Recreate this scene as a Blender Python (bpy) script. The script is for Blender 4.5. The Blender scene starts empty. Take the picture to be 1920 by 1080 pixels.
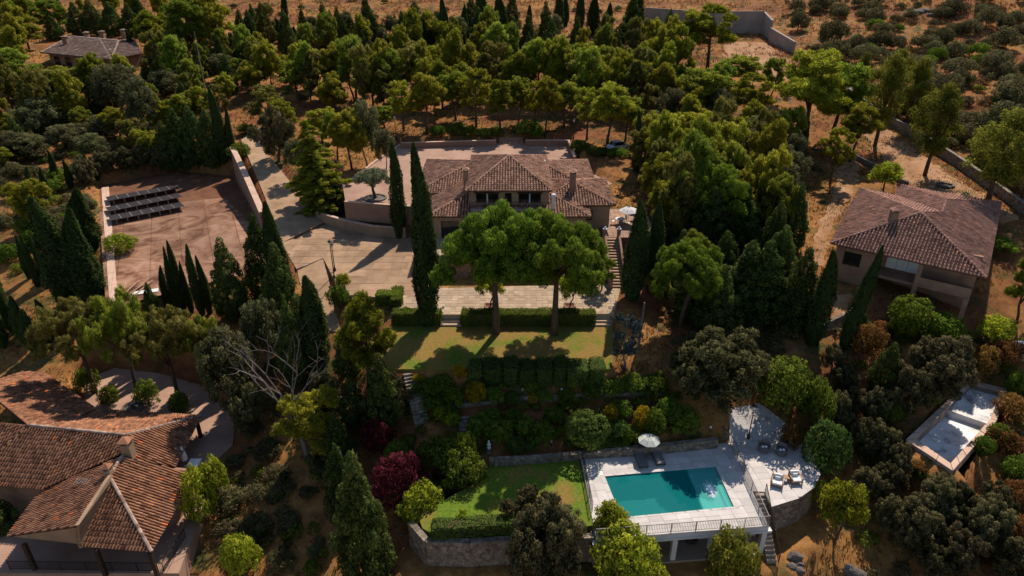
import bpy, math, random
import numpy as np
from mathutils import Vector

# ------------------------------------------------------------------ camera, sky, sun, exposure
SC = bpy.context.scene
COL = SC.collection
PITCH = math.radians(27.0); ZC = 41.0; FOC = 1280.0          # focal length in pixels of the 1920 wide photograph
cam_d = bpy.data.cameras.new('camera'); cam = bpy.data.objects.new('camera', cam_d); COL.objects.link(cam)
cam_d.sensor_width = 36.0; cam_d.lens = 36.0 * FOC / 1920.0; cam_d.clip_start = 0.5; cam_d.clip_end = 4000
cam.location = (0, 0, ZC); cam.rotation_euler = (math.radians(90) - PITCH, 0, 0)
SC.camera = cam
SUN_EL = math.radians(48.0); SUN_AZ = math.radians(22.0)
w = bpy.data.worlds.new('World'); SC.world = w; w.use_nodes = True
nt = w.node_tree; bg = nt.nodes['Background']
sky = nt.nodes.new('ShaderNodeTexSky'); sky.sky_type = 'NISHITA'; sky.sun_disc = False
sky.dust_density = 0.25; sky.sun_elevation = SUN_EL; sky.sun_rotation = SUN_AZ
nt.links.new(sky.outputs[0], bg.inputs[0]); bg.inputs[1].default_value = 0.095
sun_d = bpy.data.lights.new('sun', 'SUN'); sun_d.energy = 4.6; sun_d.angle = math.radians(0.5); sun_d.color = (1.0, 0.90, 0.77)
sun = bpy.data.objects.new('sun', sun_d); COL.objects.link(sun)
SUNV = Vector((math.sin(SUN_AZ) * math.cos(SUN_EL), math.cos(SUN_AZ) * math.cos(SUN_EL), math.sin(SUN_EL)))
sun.rotation_euler = SUNV.to_track_quat('Z', 'Y').to_euler(); sun.location = (40, 120, 140)
vs = SC.view_settings; vs.view_transform = 'Standard'; vs.look = 'None'; vs.exposure = 0.45; vs.gamma = 1.0; vs.use_curve_mapping = False
SC.cycles.max_bounces = 5; SC.cycles.diffuse_bounces = 2; SC.cycles.transparent_max_bounces = 8

# ------------------------------------------------------------------ survey helpers: photograph pixel + height -> place in the world
CP, SP = math.cos(PITCH), math.sin(PITCH)
def ray(px, py):
    u = (px - 960) / FOC; v = (540 - py) / FOC
    return np.array((u, CP + v * SP, -SP + v * CP))
def at(px, py, z):
    d = ray(px, py); t = (z - ZC) / d[2]
    return (d[0] * t, d[1] * t, z)
def proj(X, Y, Z):
    Z = Z - ZC; dep = Y * CP - Z * SP
    return 960 + FOC * X / dep, 540 - FOC * (Y * SP + Z * CP) / dep, dep
def on_plane(px, py, a, b, c):
    a, b, c = map(np.array, (a, b, c)); n = np.cross(b - a, c - a); d = ray(px, py); o = np.array((0, 0, ZC))
    t = np.dot(a - o, n) / np.dot(d, n); return tuple(o + d * t)

# ------------------------------------------------------------------ materials
MATS = {}
def new_mat(name):
    m = bpy.data.materials.new(name); m.use_nodes = True; MATS[name] = m
    t = m.node_tree; b = t.nodes['Principled BSDF']
    return m, t, b
def nd(t, kind, **kw):
    n = t.nodes.new(kind)
    for k, v in kw.items():
        if k in n.inputs: n.inputs[k].default_value = v
        else: setattr(n, k, v)
    return n
def ramp(t, stops):
    r = t.nodes.new('ShaderNodeValToRGB'); e = r.color_ramp.elements
    while len(e) < len(stops): e.new(0.5)
    for i, (p, c) in enumerate(stops): e[i].position = p; e[i].color = (*c, 1)
    return r
def mix(t, fac, a, b, mode='MIX'):
    n = t.nodes.new('ShaderNodeMix'); n.data_type = 'RGBA'; n.blend_type = mode
    for s, v in ((0, fac), (6, a), (7, b)):
        if hasattr(v, 'is_output'): t.links.new(v, n.inputs[s])
        elif s == 0: n.inputs[0].default_value = v
        else: n.inputs[s].default_value = (*v, 1)
    return n.outputs[2]
def plain(name, stops, scale=1.5, rough=0.8, bump=0.0, bscale=None, detail=6, spec=0.25, attr=None, metal=0.0):
    """a noise-coloured surface: stops of a ramp over fractal noise in object space"""
    m, t, b = new_mat(name)
    tc = nd(t, 'ShaderNodeTexCoord'); n = nd(t, 'ShaderNodeTexNoise', Scale=scale, Detail=detail, Roughness=0.65)
    t.links.new(tc.outputs['Object'], n.inputs['Vector'])
    r = ramp(t, stops); t.links.new(n.outputs[0], r.inputs[0]); out = r.outputs[0]
    if attr:
        a = nd(t, 'ShaderNodeAttribute', attribute_name='tint'); out = mix(t, attr, out, a.outputs['Color'], 'MULTIPLY')
    t.links.new(out, b.inputs['Base Color']); b.inputs['Roughness'].default_value = rough
    b.inputs['Specular IOR Level'].default_value = spec; b.inputs['Metallic'].default_value = metal
    if bump:
        n2 = nd(t, 'ShaderNodeTexNoise', Scale=bscale or scale * 8, Detail=4); t.links.new(tc.outputs['Object'], n2.inputs['Vector'])
        bp = nd(t, 'ShaderNodeBump', Strength=bump, Distance=0.05); t.links.new(n2.outputs[0], bp.inputs['Height']); t.links.new(bp.outputs[0], b.inputs['Normal'])
    return m
def leafmat(name, dark, light, trans=0.3, vary=0.25):
    """leaf colour: random per leaf (attribute) and a little per plant"""
    m, t, b = new_mat(name); t.nodes.remove(b); out = t.nodes['Material Output']
    a = nd(t, 'ShaderNodeAttribute', attribute_name='tint'); oi = nd(t, 'ShaderNodeObjectInfo')
    r = ramp(t, [(0.0, dark), (1.0, light)]); t.links.new(a.outputs['Fac'], r.inputs[0])
    hs = nd(t, 'ShaderNodeHueSaturation'); t.links.new(r.outputs[0], hs.inputs['Color'])
    mr = nd(t, 'ShaderNodeMapRange'); t.links.new(oi.outputs['Random'], mr.inputs[0]); mr.inputs[3].default_value = 0.5 - 0.03 * vary / 0.25; mr.inputs[4].default_value = 0.5 + 0.006 * vary / 0.25
    t.links.new(mr.outputs[0], hs.inputs['Hue'])
    mul = nd(t, 'ShaderNodeMath', operation='MULTIPLY'); mul.inputs[1].default_value = 7.31; t.links.new(oi.outputs['Random'], mul.inputs[0])
    fr = nd(t, 'ShaderNodeMath', operation='FRACT'); t.links.new(mul.outputs[0], fr.inputs[0])
    mr2 = nd(t, 'ShaderNodeMapRange'); t.links.new(fr.outputs[0], mr2.inputs[0]); mr2.inputs[3].default_value = 1 - vary; mr2.inputs[4].default_value = 1 + vary
    t.links.new(mr2.outputs[0], hs.inputs['Value'])
    d = nd(t, 'ShaderNodeBsdfDiffuse'); tr = nd(t, 'ShaderNodeBsdfTranslucent'); mx = nd(t, 'ShaderNodeMixShader'); mx.inputs[0].default_value = trans
    t.links.new(hs.outputs[0], d.inputs[0]); t.links.new(hs.outputs[0], tr.inputs[0])
    t.links.new(d.outputs[0], mx.inputs[1]); t.links.new(tr.outputs[0], mx.inputs[2]); t.links.new(mx.outputs[0], out.inputs[0])
    return m

def build_materials():
    # dry hillside: straw, red soil, patches of grey-green low herbs
    m, t, b = new_mat('terrain')
    tc = nd(t, 'ShaderNodeTexCoord')
    def noise(s, d=6, r=0.6):
        n = nd(t, 'ShaderNodeTexNoise', Scale=s, Detail=d, Roughness=r); t.links.new(tc.outputs['Object'], n.inputs['Vector']); return n.outputs[0]
    straw = ramp(t, [(0.25, (0.15, 0.062, 0.021)), (0.5, (0.28, 0.13, 0.042)), (0.75, (0.42, 0.225, 0.08))]); t.links.new(noise(1.3, 8, 0.75), straw.inputs[0])
    soil = ramp(t, [(0.3, (0.10, 0.036, 0.017)), (0.7, (0.25, 0.096, 0.042))]); t.links.new(noise(0.8, 8, 0.7), soil.inputs[0])
    herb = ramp(t, [(0.3, (0.035, 0.04, 0.014)), (0.7, (0.10, 0.09, 0.03))]); t.links.new(noise(2.4, 8, 0.75), herb.inputs[0])
    f1 = ramp(t, [(0.44, (0, 0, 0)), (0.60, (1, 1, 1))]); t.links.new(noise(0.09, 5, 0.6), f1.inputs[0])
    f2 = ramp(t, [(0.50, (0, 0, 0)), (0.64, (1, 1, 1))]); t.links.new(noise(0.22, 6, 0.7), f2.inputs[0])
    c = mix(t, f1.outputs[0], straw.outputs[0], soil.outputs[0]); c = mix(t, f2.outputs[0], c, herb.outputs[0])
    t.links.new(c, b.inputs['Base Color']); b.inputs['Roughness'].default_value = 1; b.inputs['Specular IOR Level'].default_value = 0.05
    bp = nd(t, 'ShaderNodeBump', Strength=0.7, Distance=0.15); t.links.new(noise(3.0, 8, 0.8), bp.inputs['Height']); t.links.new(bp.outputs[0], b.inputs['Normal'])
    # lawn with dry patches
    m, t, b = new_mat('lawn')
    tc = nd(t, 'ShaderNodeTexCoord')
    g = ramp(t, [(0.3, (0.06, 0.10, 0.012)), (0.7, (0.125, 0.17, 0.022))]); n = nd(t, 'ShaderNodeTexNoise', Scale=4.0, Detail=8); t.links.new(tc.outputs['Object'], n.inputs['Vector']); t.links.new(n.outputs[0], g.inputs[0])
    y = ramp(t, [(0.3, (0.15, 0.12, 0.025)), (0.7, (0.26, 0.14, 0.05))]); t.links.new(n.outputs[0], y.inputs[0])
    n2 = nd(t, 'ShaderNodeTexNoise', Scale=0.32, Detail=6, Roughness=0.6); t.links.new(tc.outputs['Object'], n2.inputs['Vector'])
    f = ramp(t, [(0.36, (0, 0, 0)), (0.55, (1, 1, 1))]); t.links.new(n2.outputs[0], f.inputs[0])
    t.links.new(mix(t, f.outputs[0], g.outputs[0], y.outputs[0]), b.inputs['Base Color']); b.inputs['Roughness'].default_value = 1; b.inputs['Specular IOR Level'].default_value = 0.05
    bp = nd(t, 'ShaderNodeBump', Strength=0.5, Distance=0.05); n3 = nd(t, 'ShaderNodeTexNoise', Scale=14.0, Detail=3); t.links.new(tc.outputs['Object'], n3.inputs['Vector']); t.links.new(n3.outputs[0], bp.inputs['Height']); t.links.new(bp.outputs[0], b.inputs['Normal'])
    # lawn with dry patches
    m, t, b = new_mat('lawn_fresh')
    tc = nd(t, 'ShaderNodeTexCoord')
    g = ramp(t, [(0.3, (0.06, 0.11, 0.012)), (0.7, (0.135, 0.185, 0.022))]); n = nd(t, 'ShaderNodeTexNoise', Scale=4.0, Detail=8); t.links.new(tc.outputs['Object'], n.inputs['Vector']); t.links.new(n.outputs[0], g.inputs[0])
    y = ramp(t, [(0.3, (0.15, 0.12, 0.025)), (0.7, (0.26, 0.14, 0.05))]); t.links.new(n.outputs[0], y.inputs[0])
    n2 = nd(t, 'ShaderNodeTexNoise', Scale=0.32, Detail=6, Roughness=0.6); t.links.new(tc.outputs['Object'], n2.inputs['Vector'])
    f = ramp(t, [(0.47, (0, 0, 0)), (0.66, (1, 1, 1))]); t.links.new(n2.outputs[0], f.inputs[0])
    t.links.new(mix(t, f.outputs[0], g.outputs[0], y.outputs[0]), b.inputs['Base Color']); b.inputs['Roughness'].default_value = 1; b.inputs['Specular IOR Level'].default_value = 0.05
    bp = nd(t, 'ShaderNodeBump', Strength=0.5, Distance=0.05); n3 = nd(t, 'ShaderNodeTexNoise', Scale=14.0, Detail=3); t.links.new(tc.outputs['Object'], n3.inputs['Vector']); t.links.new(n3.outputs[0], bp.inputs['Height']); t.links.new(bp.outputs[0], b.inputs['Normal'])
    plain('track_dirt', [(0.3, (0.22, 0.105, 0.045)), (0.5, (0.32, 0.165, 0.078)), (0.7, (0.40, 0.235, 0.13))], 0.35, 1.0, 0.4, detail=9)
    # water: tinted clear film with rippled sky reflection
    for wn, wst in (('water', 0.035), ('spa_water', 0.3)):
     m, t, b = new_mat(wn); t.nodes.remove(b); out = t.nodes['Material Output']
     tc = nd(t, 'ShaderNodeTexCoord'); n = nd(t, 'ShaderNodeTexNoise', Scale=1.6, Detail=5, Roughness=0.6); t.links.new(tc.outputs['Object'], n.inputs['Vector'])
     bp = nd(t, 'ShaderNodeBump', Strength=wst, Distance=0.04); t.links.new(n.outputs[0], bp.inputs['Height'])
     tr = nd(t, 'ShaderNodeBsdfTransparent'); tr.inputs[0].default_value = (0.50, 0.90, 0.88, 1)
     gl = nd(t, 'ShaderNodeBsdfGlossy'); gl.inputs['Roughness'].default_value = 0.03; t.links.new(bp.outputs[0], gl.inputs['Normal'])
     fr = nd(t, 'ShaderNodeFresnel'); fr.inputs[0].default_value = 1.18 if wn == 'spa_water' else 1.16; t.links.new(bp.outputs[0], fr.inputs['Normal'])
     mx = nd(t, 'ShaderNodeMixShader'); df = nd(t, 'ShaderNodeBsdfDiffuse'); df.inputs[0].default_value = (0.005, 0.155, 0.155, 1) if wn == 'water' else (0.09, 0.42, 0.38, 1); mb_ = nd(t, 'ShaderNodeMixShader'); mb_.inputs[0].default_value = 0.7 if wn == 'water' else 0.6; t.links.new(tr.outputs[0], mb_.inputs[1]); t.links.new(df.outputs[0], mb_.inputs[2]); t.links.new(fr.outputs[0], mx.inputs[0]); t.links.new(mb_.outputs[0], mx.inputs[1]); t.links.new(gl.outputs[0], mx.inputs[2]); t.links.new(mx.outputs[0], out.inputs[0])
    plain('pool_tile', [(0.35, (0.013, 0.297, 0.297)), (0.65, (0.033, 0.396, 0.391))], 1.2, 0.4)
    plain('pool_step', [(0.35, (0.05, 0.36, 0.34)), (0.65, (0.09, 0.46, 0.43))], 1.2, 0.4)
    plain('foam', [(0.3, (0.75, 0.82, 0.82)), (0.7, (0.9, 0.93, 0.93))], 4, 0.6)
    plain('deck_stone', [(0.3, (0.450, 0.405, 0.378)), (0.7, (0.576, 0.526, 0.495))], 0.9, 0.75, 0.1, attr=0.6)
    plain('white_paint', [(0.3, (0.540, 0.522, 0.504)), (0.7, (0.666, 0.648, 0.630))], 0.8, 0.7)
    plain('cream_wall', [(0.25, (0.21, 0.135, 0.085)), (0.75, (0.36, 0.24, 0.155))], 0.7, 0.9, 0.15)
    plain('pink_wall', [(0.25, (0.20, 0.11, 0.075)), (0.75, (0.33, 0.19, 0.125))], 0.8, 0.9, 0.15)
    plain('concrete', [(0.25, (0.212, 0.120, 0.066)), (0.5, (0.313, 0.194, 0.114)), (0.75, (0.390, 0.254, 0.157))], 0.55, 0.9, 0.15, attr=0.7)
    plain('court_concrete', [(0.39, (0.112, 0.044, 0.022)), (0.46, (0.202, 0.092, 0.050)), (0.52, (0.246, 0.129, 0.076)), (0.63, (0.336, 0.189, 0.120))], 0.22, 0.9, 0.15, detail=9, attr=0.7)
    plain('red_soil', [(0.3, (0.09, 0.035, 0.018)), (0.7, (0.18, 0.075, 0.036))], 0.6, 1.0, 0.3)
    plain('terrace_stone', [(0.3, (0.303, 0.212, 0.138)), (0.7, (0.441, 0.323, 0.214))], 0.9, 0.85, 0.1, attr=0.7)
    plain('court_paving', [(0.3, (0.252, 0.143, 0.097)), (0.7, (0.386, 0.240, 0.173))], 0.35, 0.9, 0.15, attr=0.6)
    plain('grey_concrete', [(0.3, (0.224, 0.170, 0.135)), (0.7, (0.336, 0.260, 0.207))], 0.4, 0.9, 0.15)
    plain('wood', [(0.3, (0.22, 0.11, 0.05)), (0.7, (0.36, 0.19, 0.09))], 3, 0.6)
    plain('dark_wood', [(0.3, (0.022, 0.014, 0.010)), (0.7, (0.05, 0.03, 0.02))], 3, 0.7)
    plain('cushion', [(0.3, (0.72, 0.70, 0.68)), (0.7, (0.82, 0.80, 0.78))], 2, 0.9)
    plain('grey_rattan', [(0.3, (0.11, 0.10, 0.10)), (0.7, (0.18, 0.165, 0.165))], 6, 0.8, 0.3)
    plain('umbrella_cloth', [(0.3, (0.50, 0.50, 0.44)), (0.7, (0.58, 0.58, 0.52))], 2, 0.9)
    plain('iron', [(0.3, (0.018, 0.016, 0.015)), (0.7, (0.035, 0.03, 0.028))], 4, 0.5)
    plain('grey_iron', [(0.3, (0.16, 0.135, 0.125)), (0.7, (0.23, 0.20, 0.185))], 4, 0.6)
    plain('glass', [(0.3, (0.010, 0.010, 0.011)), (0.7, (0.02, 0.02, 0.021))], 0.6, 0.08, spec=0.5)
    plain('panel_cell', [(0.3, (0.019, 0.016, 0.018)), (0.7, (0.035, 0.029, 0.030))], 2, 0.7, spec=0.1)
    plain('aluminium', [(0.3, (0.20, 0.185, 0.175)), (0.7, (0.28, 0.26, 0.25))], 2, 0.5, metal=0.3)
    plain('car_paint', [(0.3, (0.45, 0.45, 0.45)), (0.7, (0.52, 0.52, 0.52))], 1, 0.3, spec=0.5)
    plain('bark', [(0.3, (0.045, 0.026, 0.017)), (0.7, (0.12, 0.075, 0.05))], 3, 1.0, 0.4)
    plain('grey_bark', [(0.3, (0.10, 0.082, 0.072)), (0.7, (0.20, 0.17, 0.155))], 3, 1.0, 0.3)
    plain('basin_white', [(0.34, (0.16, 0.14, 0.125)), (0.44, (0.55, 0.53, 0.51)), (0.6, (0.76, 0.74, 0.72))], 0.5, 0.8, detail=9)
    plain('basin_wall', [(0.3, (0.240, 0.247, 0.255)), (0.7, (0.420, 0.427, 0.425))], 0.6, 0.8)
    plain('coping', [(0.3, (0.42, 0.27, 0.19)), (0.7, (0.58, 0.40, 0.30))], 0.6, 0.85)
    plain('rock', [(0.3, (0.06, 0.05, 0.045)), (0.7, (0.17, 0.145, 0.125))], 1.6, 0.95, 0.6)
    plain('lumber', [(0.3, (0.28, 0.16, 0.10)), (0.7, (0.42, 0.27, 0.18))], 2, 0.8)
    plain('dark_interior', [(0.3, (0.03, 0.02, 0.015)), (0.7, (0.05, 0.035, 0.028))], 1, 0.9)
    # rubble stone walls
    for nm, c0, c1 in (('stone', (0.10, 0.075, 0.055), (0.29, 0.225, 0.17)), ('brick_wall', (0.15, 0.075, 0.045), (0.30, 0.165, 0.105))):
        m, t, b = new_mat(nm); tc = nd(t, 'ShaderNodeTexCoord')
        v = nd(t, 'ShaderNodeTexVoronoi', Scale=3.2); t.links.new(tc.outputs['Object'], v.inputs['Vector'])
        v2 = nd(t, 'ShaderNodeTexVoronoi', Scale=3.2, feature='DISTANCE_TO_EDGE'); t.links.new(tc.outputs['Object'], v2.inputs['Vector'])
        sep = nd(t, 'ShaderNodeSeparateColor'); t.links.new(v.outputs['Color'], sep.inputs[0])
        r = ramp(t, [(0.0, c0), (1.0, c1)]); t.links.new(sep.outputs[0], r.inputs[0])
        jr = ramp(t, [(0.0, (1, 1, 1)), (0.06, (0, 0, 0))]); t.links.new(v2.outputs[0], jr.inputs[0])
        t.links.new(mix(t, jr.outputs[0], r.outputs[0], tuple(x * 0.8 for x in c0)), b.inputs['Base Color']); b.inputs['Roughness'].default_value = 0.95
        bp = nd(t, 'ShaderNodeBump', Strength=0.8, Distance=0.06); t.links.new(v2.outputs[0], bp.inputs['Height']); t.links.new(bp.outputs[0], b.inputs['Normal'])
    # roof tiles: colour per tile
    def tiles(nm, stops):
        m, t, b = new_mat(nm); a = nd(t, 'ShaderNodeAttribute', attribute_name='tint'); r = ramp(t, stops); t.links.new(a.outputs['Fac'], r.inputs[0])
        tc = nd(t, 'ShaderNodeTexCoord'); n = nd(t, 'ShaderNodeTexNoise', Scale=0.7, Detail=8, Roughness=0.7); t.links.new(tc.outputs['Object'], n.inputs['Vector'])
        g = ramp(t, [(0.3, (0.55, 0.52, 0.50)), (0.5, (0.95, 0.92, 0.90)), (0.7, (1.25, 1.22, 1.15))]); t.links.new(n.outputs[0], g.inputs[0])
        t.links.new(mix(t, 1.0, r.outputs[0], g.outputs[0], 'MULTIPLY'), b.inputs['Base Color']); b.inputs['Roughness'].default_value = 0.9; b.inputs['Specular IOR Level'].default_value = 0.15
    tiles('tile_brown', [(0.0, (0.045, 0.022, 0.015)), (0.25, (0.18, 0.092, 0.060)), (0.55, (0.33, 0.18, 0.122)), (0.85, (0.44, 0.26, 0.185)), (1.0, (0.54, 0.26, 0.13))])
    tiles('tile_plum', [(0.0, (0.060, 0.029, 0.022)), (0.25, (0.168, 0.085, 0.065)), (0.6, (0.282, 0.151, 0.116)), (0.93, (0.360, 0.198, 0.152)), (1.0, (0.504, 0.218, 0.118))])
    tiles('tile_orange', [(0.0, (0.044, 0.020, 0.013)), (0.25, (0.167, 0.074, 0.043)), (0.55, (0.294, 0.138, 0.079)), (0.85, (0.392, 0.193, 0.108)), (0.95, (0.539, 0.156, 0.050)), (1.0, (0.608, 0.175, 0.054))])
    tiles('tile_grey', [(0.0, (0.10, 0.065, 0.052)), (0.6, (0.23, 0.15, 0.12)), (1.0, (0.44, 0.33, 0.27))])
    # leaves
    leafmat('leaf_pine', (0.13, 0.152, 0.016), (0.395, 0.40, 0.042), 0.58)
    leafmat('leaf_pine_fresh', (0.10, 0.145, 0.02), (0.31, 0.375, 0.048), 0.58)
    leafmat('leaf_pine_dull', (0.095, 0.10, 0.022), (0.28, 0.27, 0.06), 0.5)
    leafmat('leaf_stone_pine', (0.065, 0.12, 0.016), (0.22, 0.32, 0.036), 0.45, 0.15)
    leafmat('leaf_cypress', (0.020, 0.036, 0.012), (0.075, 0.105, 0.03), 0.3)
    leafmat('leaf_conifer', (0.032, 0.056, 0.016), (0.115, 0.155, 0.04), 0.35)
    leafmat('leaf_cedar', (0.10, 0.125, 0.014), (0.30, 0.31, 0.035), 0.45)
    leafmat('leaf_blue', (0.028, 0.040, 0.040), (0.085, 0.108, 0.108), 0.2)
    leafmat('leaf_oak', (0.055, 0.056, 0.024), (0.185, 0.168, 0.075), 0.35)
    leafmat('leaf_grey', (0.065, 0.072, 0.03), (0.20, 0.20, 0.09), 0.4)
    leafmat('leaf_brown', (0.06, 0.045, 0.022), (0.18, 0.13, 0.06), 0.35)
    leafmat('leaf_olive', (0.1015, 0.1232, 0.0653), (0.2610, 0.2900, 0.1668), 0.42)
    leafmat('leaf_willow', (0.0870, 0.1044, 0.0174), (0.2610, 0.2537, 0.0362), 0.42)
    leafmat('leaf_shrub', (0.0508, 0.0943, 0.0145), (0.1668, 0.2392, 0.0319), 0.42)
    leafmat('leaf_lime', (0.1305, 0.1812, 0.0145), (0.3770, 0.4060, 0.0362), 0.42)
    leafmat('leaf_hedge', (0.032, 0.066, 0.018), (0.11, 0.17, 0.036), 0.35)
    leafmat('leaf_yellow', (0.2000, 0.1500, 0.0080), (0.4800, 0.3400, 0.0200), 0.42, 0.1)
    leafmat('leaf_purple', (0.05, 0.010, 0.014), (0.165, 0.030, 0.036), 0.3, 0.1)
    leafmat('leaf_rust', (0.10, 0.062, 0.018), (0.30, 0.175, 0.045), 0.35)
    leafmat('straw', (0.14, 0.065, 0.022), (0.36, 0.19, 0.07), 0.3)
    leafmat('herb', (0.0435, 0.0580, 0.0174), (0.1595, 0.1668, 0.0508), 0.42)
build_materials()
for n_ in MATS['court_concrete'].node_tree.nodes:
    if n_.type == 'TEX_NOISE' and n_.inputs['Scale'].default_value < 1: n_.inputs['Distortion'].default_value = 1.4

# ------------------------------------------------------------------ mesh helpers
RNG = np.random.default_rng(7); R = random.Random(11)
def mesh_data(name, V, F, mat, tint=None, smooth=False, normals=None):
    me = bpy.data.meshes.new(name)
    if isinstance(F, np.ndarray):
        V = np.asarray(V, dtype=np.float32); k = F.shape[1]; nf = len(F)
        me.vertices.add(len(V)); me.vertices.foreach_set('co', V.ravel())
        me.loops.add(nf * k); me.loops.foreach_set('vertex_index', F.astype(np.int32).ravel())
        me.polygons.add(nf); me.polygons.foreach_set('loop_start', np.arange(0, nf * k, k, dtype=np.int32))
        me.update(calc_edges=True)
    else:
        me.from_pydata([tuple(map(float, v)) for v in V], [], F); me.update()
    if mat: me.materials.append(MATS[mat])
    if tint is not None:
        a = me.attributes.new('tint', 'FLOAT_COLOR', 'POINT'); tt = np.asarray(tint, dtype=np.float32)
        if tt.ndim == 1: tt = np.stack([tt, tt, tt, np.ones_like(tt)], 1)
        a.data.foreach_set('color', tt.ravel())
    if smooth or normals is not None: me.polygons.foreach_set('use_smooth', np.ones(len(me.polygons), dtype=bool))
    if normals is not None: me.normals_split_custom_set_from_vertices(np.asarray(normals, dtype=np.float32).tolist())
    return me
ORG = {}
def tag(o, label=None, cat=None, group=None, kind=None):
    for k, v in (('label', label), ('category', cat), ('group', group), ('kind', kind)):
        if v: o[k] = v
    return o
def thing(name, loc, label, cat, group=None, kind=None):
    o = bpy.data.objects.new(name, None); COL.objects.link(o); o.location = loc; o.empty_display_size = 0.5
    ORG[o.name] = np.array(loc, dtype=float); return tag(o, label, cat, group, kind)
def obj(name, V, F, mat, parent=None, tint=None, smooth=False, kind=None):
    """one mesh object; V in world coordinates. A child is stored relative to its thing's base."""
    V = np.asarray(V, dtype=float); org = ORG[parent.name] if parent else (V.min(0) + V.max(0)) / 2 * np.array((1, 1, 0)) + np.array((0, 0, V[:, 2].min()))
    o = bpy.data.objects.new(name, mesh_data(name, V - org, F, mat, tint, smooth)); COL.objects.link(o)
    if parent: o.parent = parent
    else: o.location = org
    ORG[o.name] = org
    if kind: o['kind'] = kind
    return o
class MB:
    def __init__(s): s.V = []; s.F = []; s.T = []
    def add(s, V, F, t=1.0):
        b = len(s.V); s.V += [tuple(v) for v in V]; s.F += [tuple(i + b for i in f) for f in F]; s.T += [t] * len(V); return s
    def box(s, x0, x1, y0, y1, z0, z1, t=1.0):
        return s.add([(x, y, z) for z in (z0, z1) for x, y in ((x0, y0), (x1, y0), (x1, y1), (x0, y1))], [(0, 3, 2, 1), (4, 5, 6, 7), (0, 1, 5, 4), (1, 2, 6, 5), (2, 3, 7, 6), (3, 0, 4, 7)], t)
    def prism(s, poly, z0, z1, t=1.0):
        n = len(poly); z0 = z0 if hasattr(z0, '__len__') else [z0] * n; z1 = z1 if hasattr(z1, '__len__') else [z1] * n
        ar = sum(poly[i][0] * poly[(i + 1) % n][1] - poly[(i + 1) % n][0] * poly[i][1] for i in range(n))
        o = list(range(n)) if ar > 0 else list(range(n))[::-1]
        V = [(poly[i][0], poly[i][1], z0[i]) for i in o] + [(poly[i][0], poly[i][1], z1[i]) for i in o]
        return s.add(V, [tuple(range(n))[::-1], tuple(range(n, 2 * n))] + [(i, (i + 1) % n, (i + 1) % n + n, i + n) for i in range(n)], t)
    def beam(s, a, b, wd, z0, z1, t=1.0):
        """upright wall-like bar from a to b (xy) of width wd; z0/z1 scalars or (at a, at b)"""
        a = np.array(a[:2]); b = np.array(b[:2]); d = b - a; d = d / (np.hypot(*d) + 1e-9); n = np.array((-d[1], d[0])) * wd / 2
        f = lambda z: (z, z) if not hasattr(z, '__len__') else z
        (p, q), (r, u) = f(z0), f(z1)
        return s.prism([a - n, b - n, b + n, a + n], [p, q, q, p], [r, u, u, r], t)
    def tube(s, pts, rad, n=6, t=1.0):
        pts = [np.array(p, dtype=float) for p in pts]; rad = rad if hasattr(rad, '__len__') else [rad] * len(pts); V = []
        for i, p in enumerate(pts):
            d = pts[min(i + 1, len(pts) - 1)] - pts[max(i - 1, 0)]; d /= np.linalg.norm(d) + 1e-9
            u = np.cross(d, (0.0, 0.0, 1.0) if abs(d[2]) < 0.9 else (1.0, 0.0, 0.0)); u /= np.linalg.norm(u); v = np.cross(d, u)
            V += [p + rad[i] * (math.cos(a) * u + math.sin(a) * v) for a in (2 * math.pi * k / n for k in range(n))]
        F = [(i * n + k, i * n + (k + 1) % n, (i + 1) * n + (k + 1) % n, (i + 1) * n + k) for i in range(len(pts) - 1) for k in range(n)]
        return s.add(V, F + [tuple(range(n))[::-1], tuple(range((len(pts) - 1) * n, len(pts) * n))], t)
    def lathe(s, c, prof, n=12, t=1.0):
        V = [(c[0] + r * math.cos(2 * math.pi * k / n), c[1] + r * math.sin(2 * math.pi * k / n), c[2] + z) for r, z in prof for k in range(n)]
        F = [(i * n + k, i * n + (k + 1) % n, (i + 1) * n + (k + 1) % n, (i + 1) * n + k) for i in range(len(prof) - 1) for k in range(n)]
        return s.add(V, F + [tuple(range(n))[::-1], tuple(range((len(prof) - 1) * n, len(prof) * n))], t)
    def obj(s, name, mat, parent=None, smooth=False, kind=None): return obj(name, s.V, s.F, mat, parent, s.T, smooth, kind)

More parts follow.
